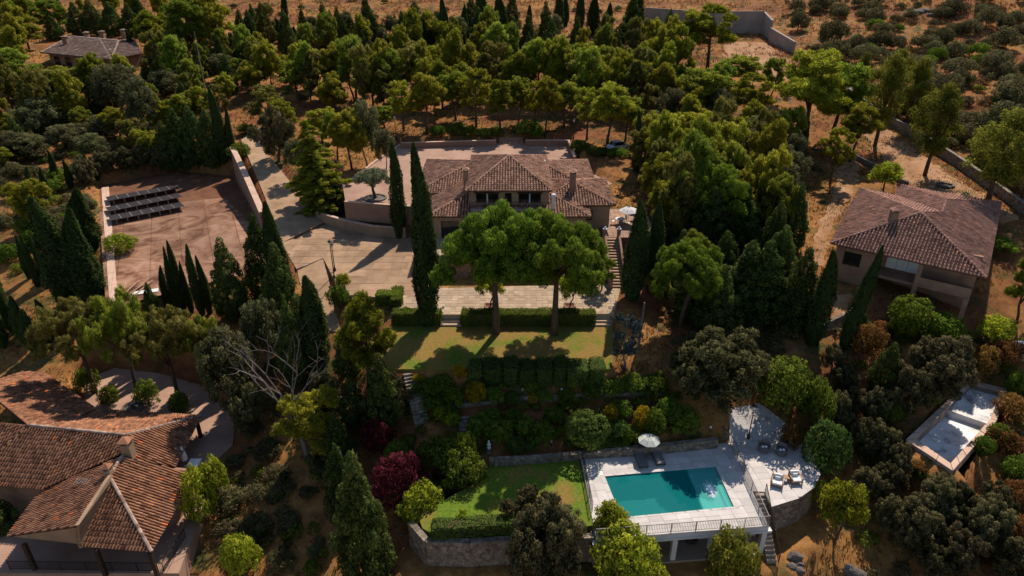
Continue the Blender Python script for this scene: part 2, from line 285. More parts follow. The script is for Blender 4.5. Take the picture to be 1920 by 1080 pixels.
# ------------------------------------------------------------------ the lie of the land
CTRL = [(1250, 1060, -3.2), (700, 1000, -3.2), (600, 1070, -4.5), (1000, 765, 2.0), (1000, 715, 3.6), (850, 770, 2.0), (700, 780, 1.2), (760, 700, 4.0), (1250, 760, 2.2), (1250, 700, 4.0),
  (640, 690, 1.8), (560, 800, -1.0), (540, 920, -2.8), (420, 640, 2.4), (480, 720, 0.8), (100, 620, 0.8), (30, 500, 3.0), (0, 400, 4.8), (100, 320, 6.4), (20, 200, 9.0), (200, 150, 11.5), (330, 270, 7.6), (300, 200, 9.6),
  (400, 100, 13.8), (430, 200, 10.6), (300, 0, 21.0), (600, 0, 22.0), (960, 0, 22.0), (1300, 0, 22.5), (1600, 0, 25.0), (1900, 0, 27.0), (0, 60, 16.0), (0, 0, 20.0), (700, 60, 17.0), (1000, 60, 17.0), (600, 120, 13.6), (850, 150, 13.0), (1100, 150, 13.2),
  (900, 230, 10.8), (1100, 230, 11.2), (640, 230, 10.2), (560, 330, 9.0), (1250, 270, 10.6), (1300, 100, 15.8), (1440, 120, 15.6), (1150, 420, 8.5), (1250, 560, 5.2), (1400, 330, 9.8), (1350, 500, 6.2), (1400, 620, 4.2), (1560, 430, 8.0),
  (1700, 650, 4.4), (1600, 650, 4.2), (1550, 560, 6.0), (1600, 330, 9.4), (1750, 300, 10.8), (1900, 420, 9.6), (1900, 200, 14.5), (1700, 130, 16.5), (1900, 60, 21.0), (1900, 700, 2.4), (1600, 800, 0.2), (1800, 950, -1.6), (1900, 1050, -3.2),
  (1500, 1000, -3.0), (1500, 1075, -4.2), (1850, 600, 5.0), (300, 1000, -4.0), (0, 900, -3.0), (400, 950, -3.4), (450, 1070, -5.0), (520, 640, 2.8), (600, 600, 4.0), (1480, 770, 1.2), (1450, 700, 3.0), (0, 700, -1.0)]
def tps_fit(pts):
    P = np.array([p[:2] for p in pts]) / 50.0; z = np.array([p[2] for p in pts]); n = len(P)
    r2 = ((P[:, None] - P[None]) ** 2).sum(-1); K = 0.5 * r2 * np.log(r2 + 1e-12) + np.eye(n) * 0.004
    A = np.zeros((n + 3, n + 3)); A[:n, :n] = K; A[:n, n] = 1; A[:n, n + 1:] = P; A[n, :n] = 1; A[n + 1:, :n] = P.T
    s = np.linalg.solve(A, np.concatenate([z, np.zeros(3)])); return P, s
PTS = [at(*c) for c in CTRL] + [(-300, 60, 6), (300, 60, 16), (-320, 330, 26), (320, 330, 40), (0, 420, 34), (-350, 800, 62), (350, 800, 75), (0, 800, 66), (0, 12, -8), (-60, 12, -8), (60, 12, -8), (-200, 10, -2), (200, 10, 2), (0, -60, -14), (-160, 160, 13), (130, 130, 15)]
TP, TS = tps_fit(PTS)
def base_h(x, y):
    q = np.stack([x, y], -1) / 50.0; out = TS[len(TP)] + q @ TS[len(TP) + 1:]
    for i in range(len(TP)):
        r2 = ((q - TP[i]) ** 2).sum(-1); out = out + TS[i] * 0.5 * r2 * np.log(r2 + 1e-12)
    return out
def W(pts, z=None): return [at(p[0], p[1], p[2] if len(p) > 2 else z) for p in pts]
INSET = []
PADS = []      # (polygon xy, plane (a, b, c): z = ax+by+c, blend distance)
def pad(poly3, blend=1.2, inset=0.0):
    P = np.array(poly3); A = np.c_[P[:, 0], P[:, 1], np.ones(len(P))]
    zc = P[:, 2]
    c = (0, 0, zc[0]) if np.ptp(zc) < 1e-6 else np.linalg.lstsq(A, zc, rcond=None)[0]
    PADS.append((P[:, :2], c, blend)); INSET.append(inset); return poly3
def sdist(poly, x, y):
    d = np.full(x.shape, 1e9); ins = np.zeros(x.shape, bool); n = len(poly)
    for i in range(n):
        ax, ay = poly[i]; bx, by = poly[(i + 1) % n]; ex, ey = bx - ax, by - ay
        t = np.clip(((x - ax) * ex + (y - ay) * ey) / (ex * ex + ey * ey + 1e-12), 0, 1)
        d = np.minimum(d, np.hypot(x - ax - t * ex, y - ay - t * ey))
        c = ((ay > y) != (by > y)); ins ^= c & (x < (bx - ax) * (y - ay) / (by - ay + 1e-12) + ax)
    return np.where(ins, -d, d)
DECK = W([(1088, 853), (1368, 830), (1442, 987), (1118, 1012)], 0.0)
ANNEX = W([(1368, 830), (1468, 822), (1505, 833), (1528, 862), (1538, 888), (1528, 912), (1498, 934), (1446, 950), (1432, 922), (1410, 921)], 0.0)
LOWER_LAWN = W([(925, 858), (1085, 857), (1113, 985), (960, 1000), (822, 1008), (792, 990), (782, 962), (832, 938), (905, 898)], -0.1)
UPPER_LAWN = W([(738, 607), (1150, 607), (1148, 692), (700, 692)], 5.0)
TERRACE = W([(742, 558), (820, 540), (1165, 532), (1152, 588), (744, 590)], 5.9)
PLAZA = W([(530, 462), (590, 424), (652, 402), (745, 432), (826, 450), (826, 552), (744, 560), (642, 552), (606, 484), (556, 504)], 5.9)
HOUSE_TERRACE = [(-10.6, 72.0, 8.5), (10.9, 72.0, 8.5), (10.9, 78.0, 8.5), (-10.6, 78.0, 8.5)]
COURT = W([(648, 380), (642, 345), (700, 302), (752, 270), (1066, 266), (1080, 296), (1120, 330), (1150, 345), (1000, 380), (775, 385)], 9.5)
PATIO = [(11.1, 76.2, 9.0), (17.6, 76.2, 9.0), (17.6, 86.0, 9.0), (11.1, 86.0, 9.0)]
BED = W([(592, 398), (650, 413), (748, 426), (768, 396), (650, 388), (606, 372)], 7.0)
PATH = [((556, 500), (606, 486), 5.86), ((562, 530), (618, 530), 5.2), ((585, 570), (625, 572), 4.4), ((598, 620), (640, 622), 3.4), ((606, 680), (652, 690), 2.0)]
TENNIS = W([(204, 575), (186, 348), (330, 320)], 5.0) + [(-47.5, 113.0, 5.0), (-34.6, 88.0, 5.0), (-29.5, 77.0, 5.0)]
LEFT_COURT = W([(158, 712), (215, 690), (300, 700), (378, 722), (425, 765), (440, 800), (436, 835), (385, 880), (250, 880), (160, 790)], -1.6)
DRIVE = [((452, 262), (487, 236), 9.8), ((468, 300), (508, 296), 9.2), ((488, 348), (545, 342), 8.2), ((508, 398), (590, 385), 7.1), ((526, 456), (640, 402), 6.15)]
for p in (DECK, ANNEX): pad(p, 0.6, 1.3)
pad(LOWER_LAWN, 0.8, 0.9); pad(UPPER_LAWN, 1.5); pad(TERRACE[:1] + [(-10, 73.4, 5.9), (13.5, 73.4, 5.9)] + TERRACE[3:], 0.5); pad(PLAZA, 0.8, 0.8); pad(HOUSE_TERRACE, 0.6, 1.4); pad([(-12, 77, 8.9), (12.4, 77, 8.9), (12.4, 99, 8.9), (-12, 99, 8.9)], 0.6)
pad(BED, 0.6, 0.5); pad(COURT, 0.8, 0.7); pad(PATIO, 1.0, 0.8); pad(TENNIS, 1.5); pad(LEFT_COURT, 1.5)
pad([(6.2, 39.9, -3.0), (20.2, 41.4, -3.0)] + W([(1462, 1000), (1500, 1075), (1120, 1078)], -3.0), 1.0)                       # ground under the pool loggia
pad(W([(770, 1000), (800, 1030), (880, 1034), (1100, 1026), (1110, 1078), (740, 1078)], -2.6), 1.0)
pad(W([(1450, 990), (1500, 970), (1545, 940), (1560, 900), (1600, 960), (1500, 1040)], -2.8), 1.0)
for i in range(len(DRIVE) - 1):
    a, b, z = DRIVE[i]; c, d, z2 = DRIVE[i + 1]; pad([at(*a, z), at(*b, z), at(*d, z2), at(*c, z2)], 1.2)
for i in range(len(PATH) - 1):
    a, b, z = PATH[i]; c, d, z2 = PATH[i + 1]; pad([at(*a, z), at(*b, z), at(*d, z2), at(*c, z2)], 1.0)
OLD_POOL = W([(1817, 713), (1890, 731), (1868, 790), (1786, 884), (1698, 826)], 1.2)
pad(OLD_POOL, 1.6)
OLD_IN = W([(1822, 722), (1876, 736), (1857, 786), (1782, 870), (1716, 824)], 1.2)
def axis(lo, hi, d0, d1, step, far):
    a = list(np.arange(d0, d1 + 1e-6, step)); s = step
    while a[-1] < hi: s = min(s * 1.13, far); a.append(a[-1] + s)
    s = step
    while a[0] > lo: s = min(s * 1.13, far); a.insert(0, a[0] - s)
    return np.array(a)
GX = axis(-420, 420, -74, 68, 0.75, 22.0); GY = axis(-90, 950, 28, 124, 0.75, 22.0)
XX, YY = np.meshgrid(GX, GY); HB = base_h(XX, YY)
nz = np.random.default_rng(3).normal(size=HB.shape) * 0.05
HH = HB + nz
for (P_, c, bl), ins_ in zip(PADS, INSET):
    d = sdist(P_, XX, YY) + ins_; zp = c[0] * XX + c[1] * YY + c[2] - 0.12; f = np.clip(d / bl, 0, 1); f = f * f * (3 - 2 * f)
    HH = np.where((d > 0) & (d < bl), zp * (1 - f) + HH * f, HH)
for (P_, c, bl), ins_ in zip(PADS, INSET):
    d = sdist(P_, XX, YY) + ins_; zp = c[0] * XX + c[1] * YY + c[2] - 0.12; HH = np.where(d <= 0, zp, HH)
LANDING = W([(1368, 829, 0.05), (1466, 822, 0.05), (1478, 795, 0.7), (1425, 757, 1.5), (1368, 765, 1.5)])
SHEETS = [(LANDING, 1), (DECK, 0), (ANNEX, 0), (LOWER_LAWN, 0), (UPPER_LAWN, 0), (TERRACE, 0), (PLAZA, 0), (HOUSE_TERRACE, 0), (COURT, 0), (PATIO, 0), (TENNIS, 0), (LEFT_COURT, 0)]
for rb in (DRIVE, PATH):
    for i in range(len(rb) - 1):
        a, b, z = rb[i]; c, d, z2 = rb[i + 1]; SHEETS.append(([at(*a, z), at(*b, z), at(*d, z2), at(*c, z2)], 1))
SHEETS.append(([at(526, 456, 6.15), at(640, 402, 6.15), at(652, 402, 5.9), at(590, 424, 5.9), at(530, 462, 5.9)], 1))
for pl_, sl_ in SHEETS:          # the ground never rises through paving
    P_ = np.array(pl_); d = sdist(P_[:, :2], XX, YY); zl = P_[:, 2].min() if not sl_ else None
    if sl_: cf = np.linalg.lstsq(np.c_[P_[:, 0], P_[:, 1], np.ones(len(P_))], P_[:, 2], rcond=None)[0]; zl = cf[0] * XX + cf[1] * YY + cf[2]
    HH = np.where(d < 0.45, np.minimum(HH, zl - 0.14), HH)
POOL = W([(1134, 893), (1342, 875), (1376, 950), (1165, 970)], 0.0)
HT = HH.copy()
for pl, dep in ((POOL, 2.6), (OLD_IN, 3.2)):
    d = sdist(np.array(pl)[:, :2], XX, YY); HT = np.where(d < 0.6, HT - dep, HT)
def hgt(x, y):
    i = np.clip(np.searchsorted(GX, x) - 1, 0, len(GX) - 2); j = np.clip(np.searchsorted(GY, y) - 1, 0, len(GY) - 2)
    u = (x - GX[i]) / (GX[i + 1] - GX[i]); v = (y - GY[j]) / (GY[j + 1] - GY[j])
    return HH[j, i] * (1 - u) * (1 - v) + HH[j, i + 1] * u * (1 - v) + HH[j + 1, i] * (1 - u) * v + HH[j + 1, i + 1] * u * v
def ground(px, py):
    d = ray(px, py); t = np.linspace(20, 420, 3200) if d[2] < 0 else np.array([300.0])
    x, y, z = d[0] * t, d[1] * t, ZC + d[2] * t; below = z < hgt(x, y)
    k = int(np.argmax(below)) if below.any() else len(t) - 1
    return float(x[k]), float(y[k]), float(hgt(x[k:k + 1], y[k:k + 1])[0])
ny, nx = XX.shape
idx = np.arange(ny * nx).reshape(ny, nx)
obj('terrain', np.stack([XX.ravel(), YY.ravel(), HT.ravel()], 1), np.stack([idx[:-1, :-1].ravel(), idx[:-1, 1:].ravel(), idx[1:, 1:].ravel(), idx[1:, :-1].ravel()], 1), 'terrain', smooth=True, kind='structure')

# ------------------------------------------------------------------ paving, terraces and pools
def sheet(name, poly3, mat, depth=0.6, **kw):
    m = MB(); m.prism([p[:2] for p in poly3], [p[2] - depth for p in poly3], [p[2] for p in poly3]); o = m.obj(name, mat); tag(o, kind='structure'); return o
def clip(poly, a, b):
    """keep the part of poly left of a->b"""
    out = []; n = len(poly); s = lambda p: (b[0] - a[0]) * (p[1] - a[1]) - (b[1] - a[1]) * (p[0] - a[0])
    for i in range(n):
        p, q = poly[i], poly[(i + 1) % n]; sp, sq = s(p), s(q)
        if sp >= 0: out.append(p)
        if (sp >= 0) != (sq >= 0):
            t = sp / (sp - sq); out.append((p[0] + t * (q[0] - p[0]), p[1] + t * (q[1] - p[1])))
    return out
def area(p): return 0.5 * sum(p[i][0] * p[(i + 1) % len(p)][1] - p[(i + 1) % len(p)][0] * p[i][1] for i in range(len(p)))
def ccw(p): p = [tuple(q[:2]) for q in p]; return p if area(p) > 0 else p[::-1]
def slabs(parent, name, poly, z, mat, su, sv, ang, gap=0.025, th=0.05, hole=None, merge=None, stagger=0.0, zf=None):
    """lay paving pieces over a polygon; whole pieces share one mesh, cut ones get their own"""
    poly = ccw(poly); c, s = math.cos(ang), math.sin(ang); L = [(p[0] * c + p[1] * s, -p[0] * s + p[1] * c) for p in poly]
    x0, x1 = min(p[0] for p in L), max(p[0] for p in L); y0, y1 = min(p[1] for p in L), max(p[1] for p in L)
    hl = [(p[0] * c + p[1] * s, -p[0] * s + p[1] * c) for p in ccw(hole)] if hole else None
    big = MB(); j = 0; y = y0; n = 0
    org = ORG[parent.name]; shared = {}
    while y < y1:
        x = x0 - (stagger * su if j % 2 else 0)
        while x < x1:
            cell = [(x + gap, y + gap), (x + su - gap, y + gap), (x + su - gap, y + sv - gap), (x + gap, y + sv - gap)]
            p = L
            for k in range(4):
                p = clip(p, cell[k], cell[(k + 1) % 4])
                if len(p) < 3: break
            if len(p) >= 3 and hl:
                cx = sum(q[0] for q in p) / len(p); cy = sum(q[1] for q in p) / len(p); best = None
                for k in range(4):
                    a, b = hl[k], hl[(k + 1) % 4]; dd = -((b[0] - a[0]) * (cy - a[1]) - (b[1] - a[1]) * (cx - a[0])) / math.hypot(b[0] - a[0], b[1] - a[1])
                    if best is None or dd > best[0]: best = (dd, a, b)
                p = clip(p, best[2], best[1])
            if len(p) >= 3 and abs(area(p)) > 0.06 * su * sv:
                Wp = [(q[0] * c - q[1] * s, q[0] * s + q[1] * c) for q in p]; t = 0.66 + 0.42 * R.random(); dz = R.uniform(-0.008, 0.008)
                zz = [zf(*q) if zf else z for q in Wp]
                if merge: big.prism(Wp, [v - th for v in zz], [v + dz for v in zz], t)
                else: MB().prism(Wp, [v - th for v in zz], [v + dz for v in zz], t).obj(name, mat, parent)
            x += su
        y += sv; j += 1
    if merge: big.obj(name, mat, parent, kind='stuff')
def pieces_wall(name, pts, wd, mat, label, cat='wall', group=None, cap=None, capw=0.1, caph=0.08, kind=None):
    """a wall along points (x, y, base z, top z); coping pieces as parts"""
    o = thing(name, (pts[0][0], pts[0][1], pts[0][2]), label, cat, group); m = MB(); mc = []
    for a, b in zip(pts[:-1], pts[1:]):
        d = np.array(b[:2]) - np.array(a[:2]); d = d / (np.hypot(*d) + 1e-9) * 0.02
        m.beam(np.array(a[:2]) - d, np.array(b[:2]) + d, wd, (a[2], b[2]), (a[3], b[3]))
        if cap:
            L = math.dist(a[:2], b[:2]); n = max(1, round(L / 1.6))
            for k in range(n):
                f0, f1 = k / n, (k + 1) / n; g = 0.01 / max(L, 0.1)
                q = lambda f: (a[0] + (b[0] - a[0]) * f, a[1] + (b[1] - a[1]) * f); zz = lambda f: a[3] + (b[3] - a[3]) * f
                MB().beam(q(f0 + g), q(f1 - g), wd + capw, (zz(f0), zz(f1)), (zz(f0) + caph, zz(f1) + caph), 0.8 + 0.25 * R.random()).obj('coping_stone', cap, o)
    m.obj('wall_face', mat, o); return o

# driveway, plaza, path
m = MB()
for i in range(len(DRIVE) - 1):
    a, b, z = DRIVE[i]; c, d, z2 = DRIVE[i + 1]; q = [at(*a, z), at(*b, z), at(*d, z2), at(*c, z2)]
    m.prism([p[:2] for p in q], [p[2] - 0.7 for p in q], [p[2] for p in q])
q = [at(*DRIVE[-1][0], 6.15), at(*DRIVE[-1][1], 6.15), at(652, 402, 5.9), at(590, 424, 5.9), at(530, 462, 5.9)]
m.prism([p[:2] for p in q[:4]], [4.8] * 4, [6.15, 6.15, 5.9, 5.9]); m.prism([p[:2] for p in (q[0], q[3], q[4])], [4.8] * 3, [6.15, 5.9, 5.9])
drive = tag(m.obj('driveway', 'concrete'), kind='structure')
plaza = sheet('plaza', [(p[0], p[1], 5.86) for p in PLAZA], 'grey_concrete', 2.6)
slabs(plaza, 'slab', PLAZA, 5.9, 'concrete', 2.1, 1.9, 0.02, 0.028, 0.04, stagger=0.3)
m = MB()
for i in range(len(PATH) - 1):
    a, b, z = PATH[i]; c, d, z2 = PATH[i + 1]; q = [at(*a, z - 0.03), at(*b, z - 0.03), at(*d, z2 - 0.03), at(*c, z2 - 0.03)]
    if i < 3: m.prism([p[:2] for p in q], [p[2] - 0.6 for p in q], [p[2] for p in q])
tag(m.obj('path', 'concrete'), kind='structure')
terrace = sheet('front_terrace', [(p[0], p[1], 5.86) for p in TERRACE], 'terrace_stone', 1.6)
slabs(terrace, 'paving_tiles', TERRACE, 5.9, 'terrace_stone', 0.62, 0.62, 0.0, 0.02, 0.03, merge=True)
ht = sheet('house_terrace', HOUSE_TERRACE, 'brick_wall', 3.0)
slabs(ht, 'paving_tiles', HOUSE_TERRACE, 8.53, 'terrace_stone', 0.6, 0.6, 0, 0.015, 0.025, merge=True)
court = sheet('rear_court', COURT, 'court_paving', 0.5)
pt = sheet('side_patio', PATIO, 'brick_wall', 1.2); slabs(pt, 'paving_tiles', PATIO, 9.03, 'court_paving', 0.6, 0.6, 0, 0.015, 0.025, merge=True)
tennis = sheet('old_tennis_court', [(p[0], p[1], 4.95) for p in TENNIS], 'red_soil', 0.5)
tu = math.atan2(TENNIS[2][1] - TENNIS[1][1], TENNIS[2][0] - TENNIS[1][0])
slabs(tennis, 'slab', [(p[0] * 0.985 - 0.7, p[1] * 0.985 + 0.5) for p in (TENNIS[0], (TENNIS[0][0] * .25 + TENNIS[1][0] * .75, TENNIS[0][1] * .25 + TENNIS[1][1] * .75), (-45.0, 103.0), TENNIS[4], TENNIS[5])], 5.0, 'court_concrete', 3.6, 4.4, 0.43, 0.03, 0.05)
slabs(tennis, 'court_kerb', W([(190, 352), (204, 350), (222, 570), (206, 575)], 5.0), 5.06, 'coping', 0.9, 2.4, 0.43, 0.01, 0.1)
lc = sheet('gravel_yard', LEFT_COURT, 'court_paving', 0.5)
sheet('upper_lawn', UPPER_LAWN, 'lawn', 0.5); sheet('lower_lawn', LOWER_LAWN, 'lawn_fresh', 0.5)

def dirt(name, secs, lift=0.07):
    """a worn track lying on the ground: cross-sections given by their left and right pixels"""
    L = []
    for (a, b), (c, d) in zip(secs[:-1], secs[1:]):
        for k in range(8):
            f = k / 8; L.append(((a[0] + (c[0] - a[0]) * f, a[1] + (c[1] - a[1]) * f), (b[0] + (d[0] - b[0]) * f, b[1] + (d[1] - b[1]) * f)))
    L.append(secs[-1]); V = []
    for i, (p, q) in enumerate(L):
        g0, g1 = ground(*p), ground(*q); wob = .5 * math.sin(i * 1.7) + .3 * math.sin(i * 3.1)
        for k in range(7):
            f = k / 6; x, y = g0[0] + (g1[0] - g0[0]) * f + (wob if k in (0, 6) else 0), g0[1] + (g1[1] - g0[1]) * f; V.append((x, y, float(hgt(np.array([x]), np.array([y]))[0]) + (lift if 0 < k < 6 else -.05)))
    F = np.array([(i * 7 + k, i * 7 + k + 1, (i + 1) * 7 + k + 1, (i + 1) * 7 + k) for i in range(len(L) - 1) for k in range(6)]); tag(obj(name, V, F, 'track_dirt', smooth=True), kind='structure')
dirt('dirt_track', [((1572, 300), (1622, 300)), ((1556, 370), (1600, 366)), ((1530, 430), (1560, 430)), ((1512, 500), (1548, 500))])
dirt('dirt_clearing', [((1545, 560), (1600, 550)), ((1530, 600), (1590, 600)), ((1540, 625), (1580, 618))])
dirt('upper_track', [((1592, 205), (1630, 200)), ((1622, 262), (1672, 246)), ((1665, 325), (1745, 296)), ((1740, 372), (1800, 335)), ((1880, 420), (1915, 412))])
dirt('dry_plot', [((1350, 78), (1440, 80)), ((1350, 110), (1485, 112)), ((1360, 140), (1480, 150))])
# pool deck
pd = MB(); P4 = POOL; D4 = DECK
for k in range(4):
    a, b = D4[k], D4[(k + 1) % 4]; c, d = P4[(k + 1) % 4], P4[k]; pd.prism([p[:2] for p in (a, b, c, d)], -0.42, -0.03)
deck = tag(pd.obj('pool_deck', 'white_paint'), kind='structure')
DANG = math.atan2(D4[1][1] - D4[0][1], D4[1][0] - D4[0][0])
def grow(poly, d):
    c = np.mean(np.array(poly)[:, :2], 0); return [tuple(np.array(p[:2]) + (np.array(p[:2]) - c) / np.linalg.norm(np.array(p[:2]) - c) * d) for p in poly]
slabs(deck, 'deck_tile', DECK, 0.0, 'deck_stone', 1.15, 0.78, DANG, 0.008, 0.025, hole=grow(POOL, 0.42))
G4 = grow(POOL, 0.42)
for k in range(4):
    a, b = np.array(POOL[k][:2]), np.array(POOL[(k + 1) % 4][:2]); c, d = np.array(G4[(k + 1) % 4]), np.array(G4[k]); n = round(np.linalg.norm(b - a) / 1.0)
    for i in range(n):
        f0, f1 = i / n + 0.004, (i + 1) / n - 0.004
        MB().prism([a + (b - a) * f0, a + (b - a) * f1, d + (c - d) * f1, d + (c - d) * f0], -0.03, 0.012, 0.85 + 0.2 * R.random()).obj('coping_stone', 'deck_stone', deck)
an = MB(); an.prism([p[:2] for p in ANNEX], -3.3, -0.03); annex = tag(an.obj('pool_annex', 'stone'), kind='structure')
slabs(annex, 'deck_tile', [(p[0] * 1.002, p[1]) for p in ANNEX], 0.0, 'deck_stone', 1.15, 0.78, DANG, 0.008, 0.035)
P_ = np.array(LANDING); cf_ = np.linalg.lstsq(np.c_[P_[:, 0], P_[:, 1], np.ones(len(P_))], P_[:, 2], rcond=None)[0]; LANDING = [(p[0], p[1], cf_[0] * p[0] + cf_[1] * p[1] + cf_[2]) for p in LANDING]
land = sheet('stone_ramp', [(p[0], p[1], p[2] - .05) for p in LANDING], 'white_paint', 0.9)
slabs(land, 'deck_tile', LANDING, 0, 'deck_stone', 1.15, 0.78, DANG, 0.008, 0.04, zf=lambda x, y: cf_[0] * x + cf_[1] * y + cf_[2] - .02)
# basin and water
DEP = -1.7
def pl(u, v, z): a, b, c, d = (np.array(p[:2]) for p in POOL); q = (a * (1 - u) + b * u) * (1 - v) + (d * (1 - u) + c * u) * v; return (q[0], q[1], z)
b = MB(); cs = [(0, 0), (1, 0), (1, 1), (0, 1)]
b.add([pl(u, v, -0.02) for u, v in cs] + [pl(u, v, DEP) for u, v in cs], [(4, 5, 6, 7), (0, 4, 5, 1)[::-1], (1, 5, 6, 2)[::-1], (2, 6, 7, 3)[::-1], (3, 7, 4, 0)[::-1]])
pool = tag(b.obj('swimming_pool', 'pool_tile'), 'turquoise rectangular swimming pool set in the pale stone deck', 'swimming pool')
m = MB(); c = [(0.735, 0.012), (0.985, 0.012), (0.985, 0.988), (0.735, 0.988)]; m.prism([pl(u, v, 0)[:2] for u, v in c], DEP + 0.01, -0.45); m.obj('shallow_shelf', 'pool_step', pool)
m = MB(); c = [(0.955, 0.02), (0.984, 0.02), (0.984, 0.98), (0.955, 0.98)]; m.prism([pl(u, v, 0)[:2] for u, v in c], -0.44, -0.2); m.obj('bench', 'pool_tile', pool)
for k in range(4):
    m = MB(); u0 = 0.60 + k * 0.033; c = [(u0, 0.012), (u0 + 0.03, 0.012), (u0 + 0.03, 0.24), (u0, 0.24)]; m.prism([pl(u, v, 0)[:2] for u, v in c], DEP + 0.01, DEP + 0.25 + 0.22 * k); m.obj('underwater_step', 'pool_step', pool)
for nm, mt, u0, u1 in (('water_surface', 'water', 0.0, 0.735), ('spa_water', 'spa_water', 0.735, 1.0)):
    N = 12; V = [pl(u0 + (u1 - u0) * i / N, j / N, -0.11) for j in range(N + 1) for i in range(N + 1)]
    obj(nm, V, np.array([(j * (N + 1) + i, (j + 1) * (N + 1) + i, (j + 1) * (N + 1) + i + 1, j * (N + 1) + i + 1) for j in range(N) for i in range(N)])[:, ::-1], mt, pool)
fv, ff = [], []
for k in range(900):
    r_ = abs(R.gauss(0, 0.36)); a = R.uniform(0, 6.28); u, v = 0.868 + 0.085 * r_ * math.cos(a), 0.56 + 0.36 * r_ * math.sin(a); v = min(max(v, 0.08), 0.94); u = min(max(u, 0.76), 0.95)
    q = pl(u, v, -0.10); s_ = R.uniform(0.012, 0.05) * (1.2 - min(r_, 1)); b0 = len(fv)
    fv += [(q[0] - s_, q[1] - s_ * .7, q[2]), (q[0] + s_, q[1] - s_ * .6, q[2]), (q[0] + s_ * .8, q[1] + s_ * .7, q[2] + 0.02), (q[0] - s_, q[1] + s_ * .6, q[2] + .015)]; ff.append((b0, b0 + 1, b0 + 2, b0 + 3))
obj('jet_foam', fv, ff, 'foam', pool, kind='stuff')
# loggia under the deck front
DF0, DF1 = np.array(DECK[3][:2]), np.array(DECK[2][:2]); DU = (DF1 - DF0) / np.linalg.norm(DF1 - DF0); DV = np.array((-DU[1], DU[0])); DL = np.linalg.norm(DF1 - DF0)
lg = thing('pool_loggia', (*DF0, -3.0), 'white pillared loggia under the front edge of the pool deck', 'loggia')
m = MB(); m.beam(DF0 + DV * 2.0, DF1 + DV * 2.0, 0.2, -3.15, -0.43); m.obj('back_wall', 'white_paint', lg)
m = MB(); m.beam(DF0 - DU * 0.05 + DV * 0.1, DF0 + DV * 9.6 - DU * 0.05, 0.2, -3.15, -0.44); m.obj('side_wall', 'stone', lg)
m = MB(); m.beam(DF0 + DV * 1.0 - DU * .2, DF1 + DV * 1.0 + DU * .2, 2.2, -3.25, -2.92); m.obj('floor_slab', 'grey_concrete', lg)
m = MB(); m.beam(DF0 - DU * 0.25 + DV * 0.12, DF1 + DU * 0.3 + DV * 0.12, 0.42, -0.62, -0.425); m.obj('edge_beam', 'white_paint', lg)
for f in (0.02, 0.24, 0.46, 0.68, 0.88, 0.985):
    q = DF0 + DU * DL * f + DV * 0.2; m = MB(); m.beam(q - DU * 0.2, q + DU * 0.2, 0.4, -2.92, -0.6); m.obj('column', 'white_paint', lg)
# railings
def railing(name, pts, label, mat='grey_iron', h=1.0, step=0.13, bal=0.012, group=None, postw=0.05):
    o = thing(name, pts[0], label, 'railing', group); mb = MB(); tr = MB(); brl = MB()
    for a, b in zip(pts[:-1], pts[1:]):
        a, b = np.array(a), np.array(b); L = np.linalg.norm(b - a); n = max(1, round(L / 1.9))
        tr.beam(a, b, 0.05, (a[2] + h - 0.04, b[2] + h - 0.04), (a[2] + h, b[2] + h)); brl.beam(a, b, 0.035, (a[2] + 0.09, b[2] + 0.09), (a[2] + 0.12, b[2] + 0.12))
        for k in range(n + 1):
            q = a + (b - a) * k / n; MB().box(q[0] - postw / 2, q[0] + postw / 2, q[1] - postw / 2, q[1] + postw / 2, q[2], q[2] + h + 0.02).obj('post', mat, o)
        for k in range(1, int(L / step)):
            q = a + (b - a) * k * step / L; mb.box(q[0] - bal, q[0] + bal, q[1] - bal, q[1] + bal, q[2] + 0.1, q[2] + h - 0.03)
    tr.obj('top_rail', mat, o); brl.obj('bottom_rail', mat, o); mb.obj('balusters', mat, o, kind='stuff'); return o
i3 = lambda p, z=0.0: (p[0], p[1], z)
railing('railing', [i3(DF0 + DV * 0.12), i3(DF1 + DV * 0.12)], 'long iron railing along the front edge of the pool deck')
RT = np.array(DECK[1][:2]); railing('railing', [i3(DF1 + DV * 0.12 - DU * .1), i3(RT * 0.97 + DF1 * 0.03)], 'iron railing between the swimming pool and the rounded deck')
LT = np.array(DECK[0][:2]); railing('railing', [i3(LT + DU * .1), i3(LT * 0.3 + DF0 * 0.7 + DU * .1)], 'brown railing between the lower lawn and the pool deck', 'dark_wood', step=0.2)
# stairs: each step its own part
def stairs(name, a, b, z0, z1, wd, n, mat, label, side=None, sidemat='pink_wall', group=None, solid=True):
    a, b = np.array(a), np.array(b); d = (b - a) / n; u = d / np.linalg.norm(d); o = thing(name, (*a, z0), label, 'stairs', group)
    for k in range(n):
        zt = z0 + (z1 - z0) * (k + 1) / n; p0, p1 = a + d * k, a + d * (k + 1)
        MB().beam(p0 + u * 0.003, p1 - u * 0.003, wd, zt - (0.9 if solid else 0.12), zt, 0.85 + 0.2 * R.random()).obj('step', mat, o)
    if side:
        nn = np.array((-u[1], u[0]))
        for s in (-1, 1):
            q = nn * s * (wd / 2 + 0.14); MB().beam(a + q, b + q, 0.24, (min(z0, z1) - .6, min(z0, z1) - .6), (z0 + side, z1 + side)).obj('parapet', sidemat, o)
    return o
stairs('stairs', (20.62, 38.4), (20.62, 42.9), -3.0, 0.0, 0.76, 15, 'grey_concrete', 'narrow concrete stairs beside the pool loggia down from the deck')
railing('railing', [(21.05, 38.2, -2.9), (21.05, 42.9, 0.0)], 'sloping iron handrail beside the stairs at the rounded deck', 'iron')
stairs('stairs', (12.0, 68.9), (12.0, 76.1), 5.9, 9.0, 1.4, 17, 'cream_wall', 'long flight of stone stairs climbing to the side patio of the villa', 0.9, 'pink_wall')
